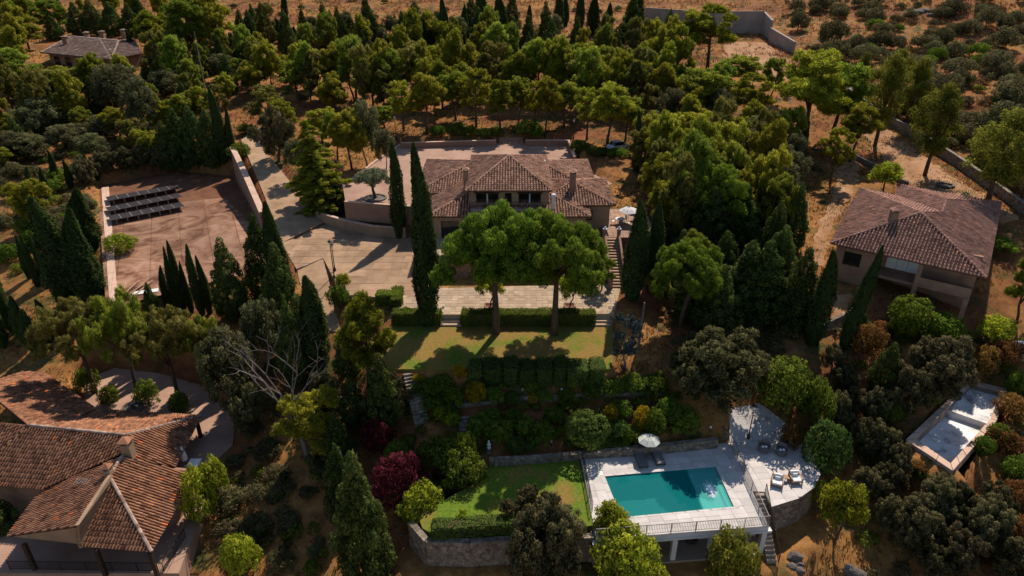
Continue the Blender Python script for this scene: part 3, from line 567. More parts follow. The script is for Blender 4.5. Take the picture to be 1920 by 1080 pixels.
for x in (11.16, 12.84):
    for y, z in ((76.05, 9.9), (68.95, 6.8)):
        t_ = thing('gate_pier', (x, y, z - 0.95), {(11.16, 76.05): 'pier with white cap at the stairs top, beside the villa wall', (12.84, 76.05): 'pier with white cap at the stairs top, on the cypress side', (11.16, 68.95): 'low pier at the foot of the long stairs, terrace side', (12.84, 68.95): 'low pier at the foot of the long stairs, cypress side'}[(x, y)], 'pier', 'piers of the long stairs')
        MB().box(x - .2, x + .2, y - .2, y + .2, z - 0.95, z + 0.25).obj('shaft', 'pink_wall', t_); MB().lathe((x, y, z + 0.25), [(0.27, 0), (0.27, 0.08), (0.12, 0.14), (0.15, 0.26), (0.06, 0.36)], 8).obj('pier_cap', 'white_paint', t_)
sl = at(846, 620, 5.0); sr = at(1128, 620, 5.0)
stairs('stairs', (sl[0], 61.8), (sl[0], 64.3), 5.0, 5.9, 1.9, 5, 'terrace_stone', 'short stone steps from lawn to terrace beside the tall cypress', 0.15, 'stone')
stairs('stairs', (sr[0] + 0.2, 61.8), (sr[0] + 0.2, 64.3), 5.0, 5.9, 1.7, 5, 'terrace_stone', 'short stone steps from lawn to terrace beside the blue conifer', 0.15, 'stone')
g0, g1 = at(872, 818, 1.0), at(868, 800, 1.7)
stairs('stairs', g0[:2], (g1[0], g1[1] + 1.2), 0.9, 2.0, 1.0, 5, 'stone', 'small dark stone steps between the shrubs of the terraced garden')
g0, g1 = at(790, 790, 1.8), at(768, 700, 4.6)
stairs('stairs', g0[:2], g1[:2], 1.9, 4.7, 1.3, 14, 'stone', 'winding garden steps climbing beside the dark shrubs to the upper lawn')
g0, g1 = at(1372, 830, 0.0), at(1360, 790, 1.3)
stairs('stairs', (g0[0] - 0.9, g0[1] + .2), (g1[0] - .6, g1[1] + 1), 0.0, 1.4, 1.2, 7, 'stone', 'stone steps from the pool deck up under the big grey oak')

# retaining and boundary walls
def gw(p, h, sink=0.6): x, y, z = ground(*p); return (x, y, z - sink, z + h)
def wz(p, zb, zt): q = at(p[0], p[1], zt); return (q[0], q[1], zb, zt)
pieces_wall('retaining_wall', [wz((594, 398), 5.4, 7.25), wz((650, 414), 5.4, 7.25), wz((700, 424), 5.4, 7.25), wz((760, 428), 5.4, 7.3)], 0.35, 'cream_wall', 'curved plastered retaining wall around the plaza planting bed', cap='coping')
pieces_wall('retaining_wall', [wz((646, 378), 7.2, 9.8), wz((700, 382), 7.2, 9.8), wz((772, 387), 7.2, 9.8)], 0.3, 'pink_wall', 'plastered wall below the olive tree court', cap='coping')
pieces_wall('court_wall', [wz((752, 268), 9.2, 10.4), wz((930, 263), 9.2, 10.4)], 0.35, 'pink_wall', 'low wall behind the rear court, olive tree end', 'wall', cap='coping')
pieces_wall('court_wall', [wz((985, 263), 9.2, 10.4), wz((1066, 263), 9.2, 10.4), wz((1078, 294), 9.2, 10.4)], 0.35, 'pink_wall', 'low wall with a corner behind the rear court of the villa', 'wall', cap='coping')
a, b = at(958, 268, 9.5), at(958, 258, 10.6); stairs('stairs', (a[0], a[1] - .4), (a[0], a[1] + 2.0), 9.5, 10.6, 4.2, 6, 'court_paving', 'wide low steps from the rear court up into the pine grove')
pieces_wall('court_kerb', [wz((642, 350), 9.2, 9.75), wz((700, 304), 9.2, 9.75), wz((750, 270), 9.2, 9.75)], 0.3, 'coping', 'pale kerb wall curving along the rear court beside the pines', 'wall')
pieces_wall('boundary_wall', [(-46.6, 112.0, 4.6, 10.2), (-44.2, 107.4, 4.6, 9.9), (-39.4, 98.2, 4.6, 8.9), (-34.2, 88.0, 4.6, 7.8)], 0.75, 'pink_wall', 'tall plastered wall between the driveway and the old tennis court', cap='coping')
pieces_wall('retaining_wall', [wz((770, 978), -3.2, -0.2), wz((800, 1012), -3.2, -0.15), wz((880, 1014), -3.2, -0.15), wz((1000, 1006), -3.2, -0.15), wz((1112, 1004), -3.2, -0.15)], 0.5, 'stone', 'rubble stone retaining wall under the lower lawn hedge')
pieces_wall('retaining_wall', [wz((918, 860), -0.5, 0.6), wz((1000, 856), -0.5, 0.55), wz((1090, 848), -0.5, 0.6), wz((1200, 838), -0.3, 0.85), wz((1345, 822), -0.3, 0.95)], 0.45, 'stone', 'low dry stone wall behind the pool and the lower lawn')
pieces_wall('garden_edging', [gw((840, 766), 0.35), gw((960, 752), 0.35), gw((1100, 746), 0.35), gw((1240, 742), 0.35)], 0.3, 'stone', 'low stone edging along the dark garden path', 'edging')
pieces_wall('concrete_wall', [gw((1207, 52), 5.5), gw((1318, 62), 5.5), gw((1428, 62), 5.5)], 0.5, 'grey_concrete', 'tall grey concrete wall along the back of the dry plot', cap='grey_concrete')
pieces_wall('concrete_wall', [gw((1428, 62), 5.3), gw((1443, 74), 4.6)], 0.5, 'grey_concrete', 'short grey wall return at the corner of the dry plot', cap='grey_concrete')
pieces_wall('concrete_wall', [gw((1442, 78), 3.3), gw((1487, 100), 2.6)], 0.5, 'grey_concrete', 'sloping lower concrete wall descending beside the dry plot', cap='grey_concrete')
pieces_wall('stone_wall', [gw((1590, 178), 1.3), gw((1650, 226), 1.4), gw((1712, 258), 1.5), gw((1790, 310), 1.5), gw((1850, 352), 1.5), gw((1925, 410), 1.5)], 0.5, 'stone', 'long stone boundary wall running down past the tall willowy trees')
pieces_wall('stone_wall', [gw((1592, 292), 0.7), gw((1660, 328), 0.7), gw((1700, 350), 0.7)], 0.4, 'stone', 'low stone wall above the tiled roof of the right-hand house')
pieces_wall('stone_wall', [gw((1536, 622), 0.8), gw((1570, 606), 0.8), gw((1600, 590), 0.8)], 0.4, 'stone', 'low stone wall beside the leaning slim cypress')

# abandoned pool
rim = tag(MB().prism([p[:2] for p in OLD_POOL[:1] + OLD_POOL[1:2]] + [OLD_IN[1][:2], OLD_IN[0][:2]], 0.2, 1.3).obj('empty_pool', 'coping'), 'abandoned empty five-sided pool with stained white floor', 'pool')
for k in range(1, 5):
    a, b = OLD_POOL[k], OLD_POOL[(k + 1) % 5]; c, d = OLD_IN[(k + 1) % 5], OLD_IN[k]; n = max(2, round(math.dist(a[:2], b[:2]) / 1.4))
    L2 = lambda p, q, f: (p[0] + (q[0] - p[0]) * f, p[1] + (q[1] - p[1]) * f)
    for i in range(n): MB().prism([L2(a, b, i / n + .005), L2(a, b, (i + 1) / n - .005), L2(d, c, (i + 1) / n - .005), L2(d, c, i / n + .005)], 0.2, 1.3 + R.uniform(-.015, .015), 0.9).obj('rim_block', 'coping', rim)
m = MB(); n = 5; OI = ccw(OLD_IN); m.add([(p[0], p[1], 1.25) for p in OI] + [(p[0], p[1], -1.4) for p in OI], [(i, i + n, (i + 1) % n + n, (i + 1) % n)[::1] for i in range(n)]); m.obj('basin_wall', 'basin_wall', rim)
mid = lambda p, q, f: tuple(np.array(p[:2]) * (1 - f) + np.array(q[:2]) * f)
s0, s1 = mid(OLD_IN[0], OLD_IN[4], 0.42), mid(OLD_IN[2], OLD_IN[3], 0.02)
MB().prism([OLD_IN[0][:2], OLD_IN[1][:2], OLD_IN[2][:2], s1, s0], -1.4, 0.75).obj('shallow_floor', 'basin_white', rim)
MB().prism([s0, s1, OLD_IN[3][:2], OLD_IN[4][:2]], -1.6, 0.1).obj('deep_floor', 'basin_white', rim)

# ------------------------------------------------------------------ roofs
def roof_face(house, pts, tmat, pitch=0.32, course=0.42, th=0.14, smat=None, tiles=True, eps=0.0):
    pts = [np.array(p, dtype=float) for p in pts]; n = np.cross(pts[1] - pts[0], pts[2] - pts[0]); n /= np.linalg.norm(n)
    if n[2] < 0: n = -n
    up = np.array((0, 0, 1.0)) - n * n[2]; up /= np.linalg.norm(up); u = np.cross(up, n); o = pts[0]
    L = ccw([(np.dot(p - o, u), np.dot(p - o, up)) for p in pts])
    m = MB(); k = len(L); V = [o + u * a + up * b for a, b in L]; V = V + [v - n * th for v in V]
    m.add(V, [tuple(range(k)), tuple(range(k, 2 * k))[::-1]] + [(i, i + k, (i + 1) % k + k, (i + 1) % k) for i in range(k)], 0.06)  # plane toned dark: dirt and shade between the barrels put into its colour
    ro = m.obj('roof_plane', smat or tmat, house)
    if not tiles: return ro
    x0, x1 = min(p[0] for p in L), max(p[0] for p in L); rows = []
    for c in np.arange(x0 + pitch / 2, x1, pitch):
        ys = []
        for i in range(k):
            p, q = L[i], L[(i + 1) % k]
            if (p[0] > c) != (q[0] > c): ys.append(p[1] + (c - p[0]) / (q[0] - p[0]) * (q[1] - p[1]))
        if len(ys) < 2: continue
        v, v1 = min(ys) - 0.06, max(ys); off = R.uniform(-0.03, 0.03)
        while v < v1 - 0.05: rows.append((c + R.uniform(-.012, .012), v, min(v + course + 0.03, v1))); v += course + off * 0.3
    if not rows: return ro
    T = np.array(rows); N = len(T); A = np.linspace(0, math.pi, 5); r0, r1 = pitch * 0.37, pitch * 0.31
    low = np.stack([np.cos(A) * r0, np.zeros(5), np.sin(A) * r0 * 1.15 + 0.02], 1); hi = np.stack([np.cos(A) * r1, np.zeros(5), np.sin(A) * r1 * 1.1 - 0.005], 1)
    lift = RNG.uniform(-0.012, 0.018, N)
    loc = np.zeros((N, 10, 3)); loc[:, :5] = low; loc[:, 5:] = hi; loc[:, :, 0] += T[:, 0:1]; loc[:, :5, 1] += T[:, 1:2]; loc[:, 5:, 1] += T[:, 2:3]; loc[:, :, 2] += lift[:, None]
    Wv = o + loc[..., 0:1] * u + loc[..., 1:2] * up + loc[..., 2:3] * n
    fq = np.array([(i, i + 1, i + 6, i + 5) for i in range(4)] + [(0, 4, 3, 1), (1, 3, 2, 1)])[:5]
    F = (np.arange(N)[:, None, None] * 10 + fq[None]).reshape(-1, 4)
    tint = np.repeat(np.clip(RNG.beta(5, 5, N) + (RNG.random(N) < 0.04) * 0.4, 0, 1), 10)
    obj('roof_tiles', Wv.reshape(-1, 3), F, tmat, ro, tint, kind='stuff'); return ro
def ridge(house, a, b, tmat, r=0.17, t=0.55):
    a, b = np.array(a, dtype=float), np.array(b, dtype=float); L = np.linalg.norm(b - a); n = max(1, int(L / 0.42)); m = MB()
    for k in range(n):
        p, q = a + (b - a) * k / n, a + (b - a) * (k + 1.08) / n; m.tube([p + (0, 0, 0.05), q + (0, 0, 0.03)], [r, r * 0.85], 7, min(1, max(0, R.gauss(t, 0.15))))
    m.obj('ridge_tiles', tmat, house, kind='stuff')
def hip_roof(house, x0, x1, y0, y1, ze, sl, tmat, pitch, rear=True, apex=None):
    wx, wy = x1 - x0, y1 - y0
    if wx > wy: h = wy / 2; a, b = (x0 + h, y0 + h), (x1 - h, y0 + h)
    else: h = wx / 2; a, b = (x0 + h, y0 + h), (x0 + h, y1 - h)
    zr = ze + h * sl; A, B = (*a, zr), (*b, zr); c = [(x0, y0, ze), (x1, y0, ze), (x1, y1, ze), (x0, y1, ze)]
    if wx > wy: fs = [(c[0], c[1], B, A), (c[1], c[2], B), (c[2], c[3], A, B), (c[3], c[0], A)]; hips = [(c[0], A), (c[1], B), (c[2], B), (c[3], A), (A, B)]
    else: fs = [(c[0], c[1], A), (c[1], c[2], B, A), (c[2], c[3], B), (c[3], c[0], A, B)]; hips = [(c[0], A), (c[1], A), (c[2], B), (c[3], B), (A, B)]
    for i, f in enumerate(fs): roof_face(house, f, tmat, pitch, tiles=True)
    for p, q in hips:
        if math.dist(p, q) > 0.5: ridge(house, p, q, tmat)
def wall_open(house, a, b, th, z0, z1, ops, mat, name='wall'):
    a, b = np.array(a, dtype=float), np.array(b, dtype=float); L = np.linalg.norm(b - a); u = (b - a) / L; m = MB(); s = 0
    for s0, s1, za, zb in sorted(ops):
        if s0 > s: m.beam(a + u * s, a + u * s0, th, z0, z1)
        if za > z0: m.beam(a + u * s0, a + u * s1, th, z0, za)
        if zb < z1: m.beam(a + u * s0, a + u * s1, th, zb, z1)
        s = s1
    if s < L: m.beam(a + u * s, b, th, z0, z1)
    return m.obj(name, mat, house)
def window(house, a, u, s0, s1, za, zb, back, frame='dark_wood', nm=2, name='window'):
    """frame with mullions and panes, set back in an opening"""
    u = np.array(u); n = np.array((-u[1], u[0])); a = np.array(a) + n * back; m = MB(); f = 0.06
    P = lambda s: a + u * s
    m.beam(P(s0), P(s0 + f), 0.08, za, zb); m.beam(P(s1 - f), P(s1), 0.08, za, zb); m.beam(P(s0 + f), P(s1 - f), 0.08, za, za + f); m.beam(P(s0 + f), P(s1 - f), 0.08, zb - f, zb)
    w_ = (s1 - s0 - f) / nm
    for k in range(1, nm): m.beam(P(s0 + f / 2 + w_ * k - f / 2), P(s0 + f / 2 + w_ * k + f / 2), 0.07, za + f, zb - f)
    o = m.obj(name, frame, house)
    for k in range(nm): MB().beam(P(s0 + f / 2 + w_ * k + f / 2 + .003), P(s0 + f / 2 + w_ * (k + 1) - f / 2 - .003), 0.02, za + f, zb - f).obj('pane', 'glass', o)
    return o
def chimney(house, x, y, z0, z1, wd, mat, cap='tile_brown'):
    m = MB(); m.box(x - wd / 2, x + wd / 2, y - wd / 2, y + wd / 2, z0, z1); o = m.obj('chimney', mat, house); m = MB()
    for sx in (-1, 1):
        for sy in (-1, 1): m.box(x + sx * wd * .42 - .06, x + sx * wd * .42 + .06, y + sy * wd * .42 - .06, y + sy * wd * .42 + .06, z1, z1 + 0.3)
    m.obj('vent_piers', mat, o); m = MB(); e = wd * 0.68
    m.add([(x - e, y - e, z1 + .3), (x + e, y - e, z1 + .3), (x + e, y + e, z1 + .3), (x - e, y + e, z1 + .3), (x, y, z1 + .62)], [(0, 3, 2, 1), (0, 1, 4), (1, 2, 4), (2, 3, 4), (3, 0, 4)], 0.6); m.obj('chimney_cap', cap, o)

# ------------------------------------------------------------------ villa
v = thing('villa', (0, 86, 8.5), 'large villa with brown tiled hip roofs and an upper loggia among the pines', 'house')
TB = 'tile_brown'
hip_roof(v, -12.6, 11.2, 84.0, 99.0, 11.9, 0.27, TB, 0.34)
hip_roof(v, -10.2, 9.4, 76.4, 90.0, 11.6, 0.27, TB, 0.34)
hip_roof(v, 2.6, 12.7, 79.2, 89.7, 12.0, 0.27, TB, 0.34)
hip_roof(v, -5.6, 4.8, 78.2, 93.2, 14.3, 0.27, TB, 0.34) if False else None
A_ = (-0.4, 85.7, 16.4); c = [(-5.6, 78.2, 14.2), (4.8, 78.2, 14.2), (4.8, 93.2, 14.2), (-5.6, 93.2, 14.2)]
for i in range(4): roof_face(v, (c[i], c[(i + 1) % 4], A_), TB, 0.34); ridge(v, c[i], A_, TB)
wall_open(v, (-9.6, 77.1), (8.8, 77.1), 0.35, 8.5, 11.75, [(1.0, 3.2, 8.5, 10.9), (5.6, 7.0, 9.3, 10.8), (9.2, 11.4, 8.5, 10.9), (14.0, 15.6, 9.3, 10.8)], 'cream_wall')
window(v, (-9.6, 77.1), (1, 0), 1.0, 3.2, 8.5, 10.9, 0.12, nm=2, name='door'); window(v, (-9.6, 77.1), (1, 0), 5.6, 7.0, 9.3, 10.8, 0.12); window(v, (-9.6, 77.1), (1, 0), 9.2, 11.4, 8.5, 10.9, 0.12, name='door'); window(v, (-9.6, 77.1), (1, 0), 14.0, 15.6, 9.3, 10.8, 0.12)
m = MB(); m.box(-9.77, -9.43, 77.28, 90, 8.5, 11.7); m.box(8.63, 8.97, 77.28, 88, 8.5, 11.7); m.box(-12.0, -11.7, 84.6, 98.4, 8.9, 12.0); m.box(10.3, 10.6, 84.6, 98.4, 8.9, 12.0); m.box(-12, 10.6, 98.4, 98.7, 8.9, 12); m.obj('side_wall', 'cream_wall', v)
m = MB(); m.box(-11.69, -9.78, 84.6, 84.9, 8.9, 12.0); m.obj('wing_wall', 'cream_wall', v)
wall_open(v, (8.98, 79.8), (12.1, 79.8), 0.3, 8.5, 12.1, [(0.25, 1.0, 9.9, 11.3)], 'cream_wall'); window(v, (8.98, 79.8), (1, 0), 0.25, 1.0, 9.9, 11.3, 0.1, nm=1)
m = MB(); m.box(11.8, 12.1, 79.96, 89.2, 8.5, 12.1); m.obj('side_wall', 'cream_wall', v)
wall_open(v, (-5.1, 78.9), (4.3, 78.9), 0.3, 11.9, 14.25, [(0.75, 3.45, 12.45, 13.75), (4.25, 5.05, 12.3, 13.75), (5.9, 8.6, 12.45, 13.75)], 'cream_wall')
for s0, s1, za in ((0.75, 3.45, 12.45), (4.25, 5.05, 12.3), (5.9, 8.6, 12.45)): window(v, (-5.1, 78.9), (1, 0), s0, s1, za, 13.75, 0.9 if s1 - s0 > 1 else 0.1, nm=3 if s1 - s0 > 1 else 1)
for s in (2.1, 7.25): MB().lathe((-5.1 + s, 78.9, 12.45), [(0.14, 0), (0.14, 0.1), (0.09, 0.16), (0.08, 1.05), (0.13, 1.14), (0.15, 1.3)], 10).obj('column', 'white_paint', v)
for s0, s1 in ((0.6, 3.6), (5.75, 8.75)): MB().box(-5.1 + s0, -5.1 + s1, 78.55, 78.745, 13.72, 13.86).obj('lintel', 'dark_wood', v)
m = MB(); m.box(-5.25, -4.95, 79.06, 92.6, 12, 14.25); m.box(4.15, 4.45, 79.06, 92.6, 12, 14.25); m.obj('side_wall', 'cream_wall', v)
MB().box(-4.9, 4.1, 80.6, 80.8, 12, 14.2).obj('inner_wall', 'dark_interior', v); MB().box(-5.0, 4.2, 77.4, 79.9, 11.86, 12.12).obj('balcony_floor', 'terrace_stone', v)
m = MB()
for k in range(int(9.2 / 0.14)): m.box(-5 + k * .14, -4.98 + k * .14, 77.5, 77.52, 12.12, 13.0)
m.box(-5, 4.2, 77.48, 77.54, 13.0, 13.05); m.obj('balcony_railing', 'iron', v)
chimney(v, -5.0 - .75, 82.4, 12.6, 15.35, 0.62, 'pink_wall'); chimney(v, 7.6, 82.3, 12.5, 15.1, 0.75, 'pink_wall')
MB().lathe((4.95, 77.9, 12.0), [(0.2, 0), (0.2, 1.5), (0.3, 1.52), (0.3, 1.9), (0.1, 2.0)], 10).obj('vent_pipe', 'white_paint', v)
MB().lathe((4.1, 90.0, 13.2), [(0.08, 0), (0.08, 1.1), (0.5, 1.2), (0.45, 1.3)], 10).obj('roof_vent', 'white_paint', v)

# ------------------------------------------------------------------ house on the right, seen over its corner
ze = 11.0; FL, FR, RR, RL = at(1557, 456, ze), at(1849, 521, ze), at(1877, 380, ze), at(1612, 353, ze); RL2 = at(1684, 346, ze); AP = at(1727, 399, 14.2)
Bp = on_plane(1766, 399, FR, RR, AP); Cp = on_plane(1774, 375, FR, RR, AP); Vp = on_plane(1680, 367, RL, AP, Bp)
h2 = thing('hillside_house', (48, 76, 6.0), 'house on the right with a broad plum brown tiled hip roof and shaded porch', 'house')
TPm = 'tile_plum'
for f in ((FL, FR, AP), (RL, FL, AP), (FR, RR, Cp, Bp, AP), (RL, AP, Bp, Vp), (RL2, Cp, Bp, Vp), (RL2, RR, Cp)): roof_face(h2, f, TPm, 0.34)
for p, q in ((FL, AP), (FR, AP), (RL, AP), (AP, Bp), (Bp, Cp), (Cp, RL2), (Cp, RR)): ridge(h2, p, q, TPm)
U = np.array(FR[:2]) - np.array(FL[:2]); WL = np.linalg.norm(U); U /= WL; Vv = np.array((-U[1], U[0])); O2 = np.array(FL[:2])
q2 = lambda u_, v_: O2 + U * u_ + Vv * v_
wall_open(h2, q2(0.6, 0.9), q2(4.7, 0.9), 0.3, 5.5, 11.1, [(0.9, 2.7, 8.6, 10.2)], 'pink_wall'); window(h2, q2(0.6, 0.9), U, 0.9, 2.7, 8.6, 10.2, 0.1)
m = MB(); m.beam(q2(0.9, 1.05), q2(0.9, 19), 0.3, 5.5, 10.9); m.beam(q2(13.7, 3.7), q2(13.7, 26.0), 0.3, 5.0, 10.85); m.beam(q2(4.7, 1.06), q2(4.7, 3.5), 0.3, 5.0, 11.2); m.obj('side_wall', 'pink_wall', h2)
wall_open(h2, q2(4.7, 3.6), q2(14.05, 3.6), 0.3, 4.0, 11.8, [(0.8, 4.0, 8.35, 10.5)], 'pink_wall', 'porch_wall')
MB().beam(q2(5.5, 3.55), q2(8.7, 3.55), 0.1, 8.35, 10.5).obj('shutter_backing', 'dark_wood', h2)
for k in range(3): MB().beam(q2(5.52 + k * 1.06, 3.45), q2(6.54 + k * 1.06, 3.45), 0.08, 8.35, 10.45).obj('shutter', 'white_paint', h2)
m = MB(); m.beam(q2(4.86, 2.05), q2(14.0, 2.05), 2.6, 8.05, 8.3); m.obj('porch_floor', 'pink_wall', h2)
m = MB(); m.beam(q2(9.2, 0.82), q2(14.0, 0.82), 0.18, 8.3, 9.15); m.obj('balcony_parapet', 'pink_wall', h2)
for u_, z0_ in ((9.0, 4.0), (13.8, 4.0)):
    m = MB(); m.beam(q2(u_ - .22, .8), q2(u_ + .22, .8), 0.44, z0_, 8.05 if u_ > 9.5 else 11.1); m.obj('pillar', 'pink_wall', h2)
m = MB(); m.beam(q2(1.5, 20.5), q2(2.5, 20.5), 0.3, 6, 11); m.obj('rear_wall', 'pink_wall', h2)
cx, cy, cz = on_plane(1673, 415, RL, FL, AP); chimney(h2, cx, cy, cz - 0.6, cz + 1.1, 0.7, 'pink_wall', 'tile_plum')

# ------------------------------------------------------------------ house in the near left corner
h1 = thing('porch_house', (-34, 45, -2.9), 'near house with orange and brown tiled roofs and a railed corner porch', 'house')
TO = 'tile_orange'; T_ = at(205, 893, 2.7); FRh = at(284, 1034, 0.0); Rh = at(366, 889, 0.0); R0 = on_plane(229, 856, T_, FRh, Rh)
FLa = at(146, 1023, 0.0); LLh = at(14, 1005, 0.0); LBh = at(78, 920, 0.0); Mh = on_plane(141, 987, LLh, LBh, T_)
R0L = on_plane(229, 856, LLh, LBh, T_)
roof_face(h1, (T_, FRh, Rh, R0), TO, 0.27); roof_face(h1, (T_, FLa, FRh), TO, 0.27); roof_face(h1, (LLh, Mh, T_, R0L, LBh), TO, 0.27)
ridge(h1, T_, FRh, 'tile_grey', 0.15, 0.85); ridge(h1, T_, R0, 'tile_grey', 0.15, 0.85)
K0, K1 = at(52, 797, 3.0), at(236, 816, 3.0); E1 = at(80, 917, 0.5); E0 = on_plane(-60, 905, K0, K1, E1); K00 = at(-70, 786, 3.0)
KB = on_plane(229, 850, K0, K1, E1)
roof_face(h1, (K0, K1, KB, E1, E0), TO, 0.27); Xh = at(377, 780, 0.4); Yh = at(328, 876, 0.3)
roof_face(h1, (K1, Xh, Yh, on_plane(234, 860, K1, Xh, Yh)), TO, 0.27)
Er0 = at(150, 783, 1.3); roof_face(h1, (at(93, 807, 2.95), K1, Xh, on_plane(200, 770, K1, Xh, Er0), Er0), TO, 0.27)
ridge(h1, K0, K1, 'tile_grey', 0.15, 0.8); ridge(h1, K1, Xh, 'tile_grey', 0.15, 0.8)
w0, w1, w2 = at(3, 757, 2.8), at(80, 697, 0.6), at(180, 763, 0.8)
roof_face(h1, (w0, at(-40, 724, 2.8), on_plane(40, 697, w0, w1, w2), w1, w2, on_plane(93, 808, w0, w1, w2), on_plane(50, 794, w0, w1, w2)), TO, 0.27)
roof_face(h1, (K00, K0, E0), TO, 0.27)
hw = np.array(Mh); hf = np.array(FLa); ht_ = np.array(T_)
m = MB(); m.add([hw + (0, 0, .1), ht_ + (0, -.15, .25), ht_ + (0, -.15, -.2), hf + (0, 0, -.3), hf + (0, 0, .35)] + [p + np.array((.28, 0.05, 0)) for p in (hw + (0, 0, .1), ht_ + (0, -.15, .25), ht_ + (0, -.15, -.2), hf + (0, 0, -.3), hf + (0, 0, .35))], [(0, 1, 2, 3, 4), (9, 8, 7, 6, 5), (0, 5, 6, 1), (1, 6, 7, 2), (2, 7, 8, 3), (3, 8, 9, 4), (4, 9, 5, 0)]); m.obj('gable_parapet', 'cream_wall', h1)
m = MB(); ll = np.array(LLh); m.add([ll, hw, hf + (0, 0, .2), ll + (0.05, .3, 0), hw + (0, .3, 0), hf + (0, .3, .2)], [(0, 2, 1), (3, 4, 5), (0, 1, 4, 3), (1, 2, 5, 4), (2, 0, 3, 5)]); m.obj('gable_wall', 'cream_wall', h1)
cx, cy, cz = T_; chimney(h1, cx - 0.15, cy + 0.25, cz - 0.7, cz + 0.5, 0.55, 'cream_wall', TO); chimney(h1, R0[0] + 0.25, R0[1] + 0.6, R0[2] - 0.8, R0[2] + 0.9, 0.75, 'cream_wall', TO)
ax, ay, az = on_plane(165, 930, LLh, LBh, T_); m = MB(); m.tube([(ax, ay, az - .2), (ax, ay, az + 1.6)], 0.02, 5)
for k in range(6): m.tube([(ax - .5 + k * .2, ay - .35, az + 1.55), (ax - .5 + k * .2, ay + .35, az + 1.55)], 0.012, 4)
m.tube([(ax - .6, ay, az + 1.55), (ax + .6, ay, az + 1.55)], 0.015, 4); m.obj('aerial', 'aluminium', h1)
fz = -2.85
m = MB(); m.prism([p[:2] for p in W([(20, 1075), (335, 1075), (362, 1000), (390, 930), (330, 870), (100, 900), (-80, 930), (-60, 1075)], fz)], fz - 2.0, fz); m.obj('porch_floor', 'court_paving', h1)
for px, py, zt in ((45, 1020, -.1), (180, 1030, -.1), (281, 1036, -.1), (369, 790, 0.3)):
    q = at(px, py, zt); MB().box(q[0] - .14, q[0] + .14, q[1] - .14, q[1] + .14, fz - 0.1, zt).obj('porch_post', 'dark_wood', h1)
mp = lambda a, b, f: np.array(a[:2]) * (1 - f) + np.array(b[:2]) * f
m = MB(); a, b, c_, d_ = mp(LLh, Rh, .12) + (0, 3.2), mp(FRh, LLh, .2) + (0, 3.0), mp(Rh, FRh, .35) + (-1.1, 0.4), mp(Rh, FRh, .02) + (-.8, .4)
m.beam(a, b, .3, fz, 0.6); m.beam(b, c_, .3, fz, 0.3); m.beam(c_, d_, .3, fz, 0.0); m.beam(d_, np.array(Yh[:2]) + (-1.4, 0), .3, fz, 0.3); m.beam(np.array(Yh[:2]) + (-1.4, 0), np.array(Xh[:2]) + (-3.2, -.8), .3, fz, .5); m.beam(np.array(Xh[:2]) + (-3.2, -.8), np.array(w2[:2]) + (-.3, -1), .3, fz, .7); m.beam(np.array(w2[:2]) + (-.3, -1), np.array(w1[:2]) + (-.8, -1), .3, fz, .5); m.beam(a, np.array(E1[:2]) + (0, .8), .3, fz, .4); m.beam(np.array(E1[:2]) + (0, .8), np.array(E0[:2]) + (0, .8), .3, fz, .4); m.obj('house_wall', 'pink_wall', h1)
railing('railing', [at(20, 1068, fz), at(308, 1072, fz)], 'dark iron railing along the front of the near porch', 'iron', 0.95)
railing('railing', [at(308, 1072, fz), at(348, 1008, fz)], 'dark iron railing on the side of the near porch', 'iron', 0.95)

# ------------------------------------------------------------------ house far back on the left
gx, gy, gz = ground(165, 132)
h3 = thing('distant_house', (gx, gy, gz), 'low distant house with grey brown hip roof behind pines, upper left', 'house')
k = gz + 3.4; kr = gz + 5.6; TG = 'tile_grey'
a, b, c_, d_ = at(77, 99, k), at(208, 112, k), at(266, 100, k), at(133, 69, kr); e_ = at(222, 77, kr); f_ = at(262, 76, k); g_ = at(250, 74, kr - .4)
fb = on_plane(196, 108, a, b, d_)
for f in ((a, b, on_plane(185, 72, a, b, d_), d_), (b, c_, g_, e_), (on_plane(185, 72, a, b, d_), b, e_)): roof_face(h3, f, TG, 0.6, 0.8)
for p, q in ((a, d_), (b, e_), (b, on_plane(185, 72, a, b, d_)), (d_, e_), (e_, g_)): ridge(h3, p, q, TG, 0.3, 0.9)
m = MB(); A2, B2, C2 = mp(a, b, .03) + (0.6, 1.5), mp(a, b, .97) + (0, 1.5), mp(b, c_, .95) + (-.5, 1.5); m.beam(A2, B2, .4, gz - 2, k); m.beam(B2, C2, .4, gz - 2, k); m.beam(A2, A2 + (6, 14), .4, gz - 2, k); m.obj('house_wall', 'pink_wall', h3)
uu = (B2 - A2) / np.linalg.norm(B2 - A2); L_ = np.linalg.norm(B2 - A2)
for f in (0.08, 0.26, 0.46, 0.66, 0.84): window(h3, A2 - np.array((-uu[1], uu[0])) * 0.3, uu, f * L_, f * L_ + 2.0, gz + 0.6, gz + 2.6, 0.0)
m = MB(); m.beam(A2 - (0, 1.2), B2 - (0, 1.2), 0.15, gz - .6, gz + .4); m.obj('porch_wall', 'pink_wall', h3)
for px, py in ((123, 76), (163, 68), (192, 66), (232, 63)): q = at(px, py, kr); chimney(h3, q[0], q[1], kr - 1.4, kr + .7, 1.1, 'pink_wall', TG)

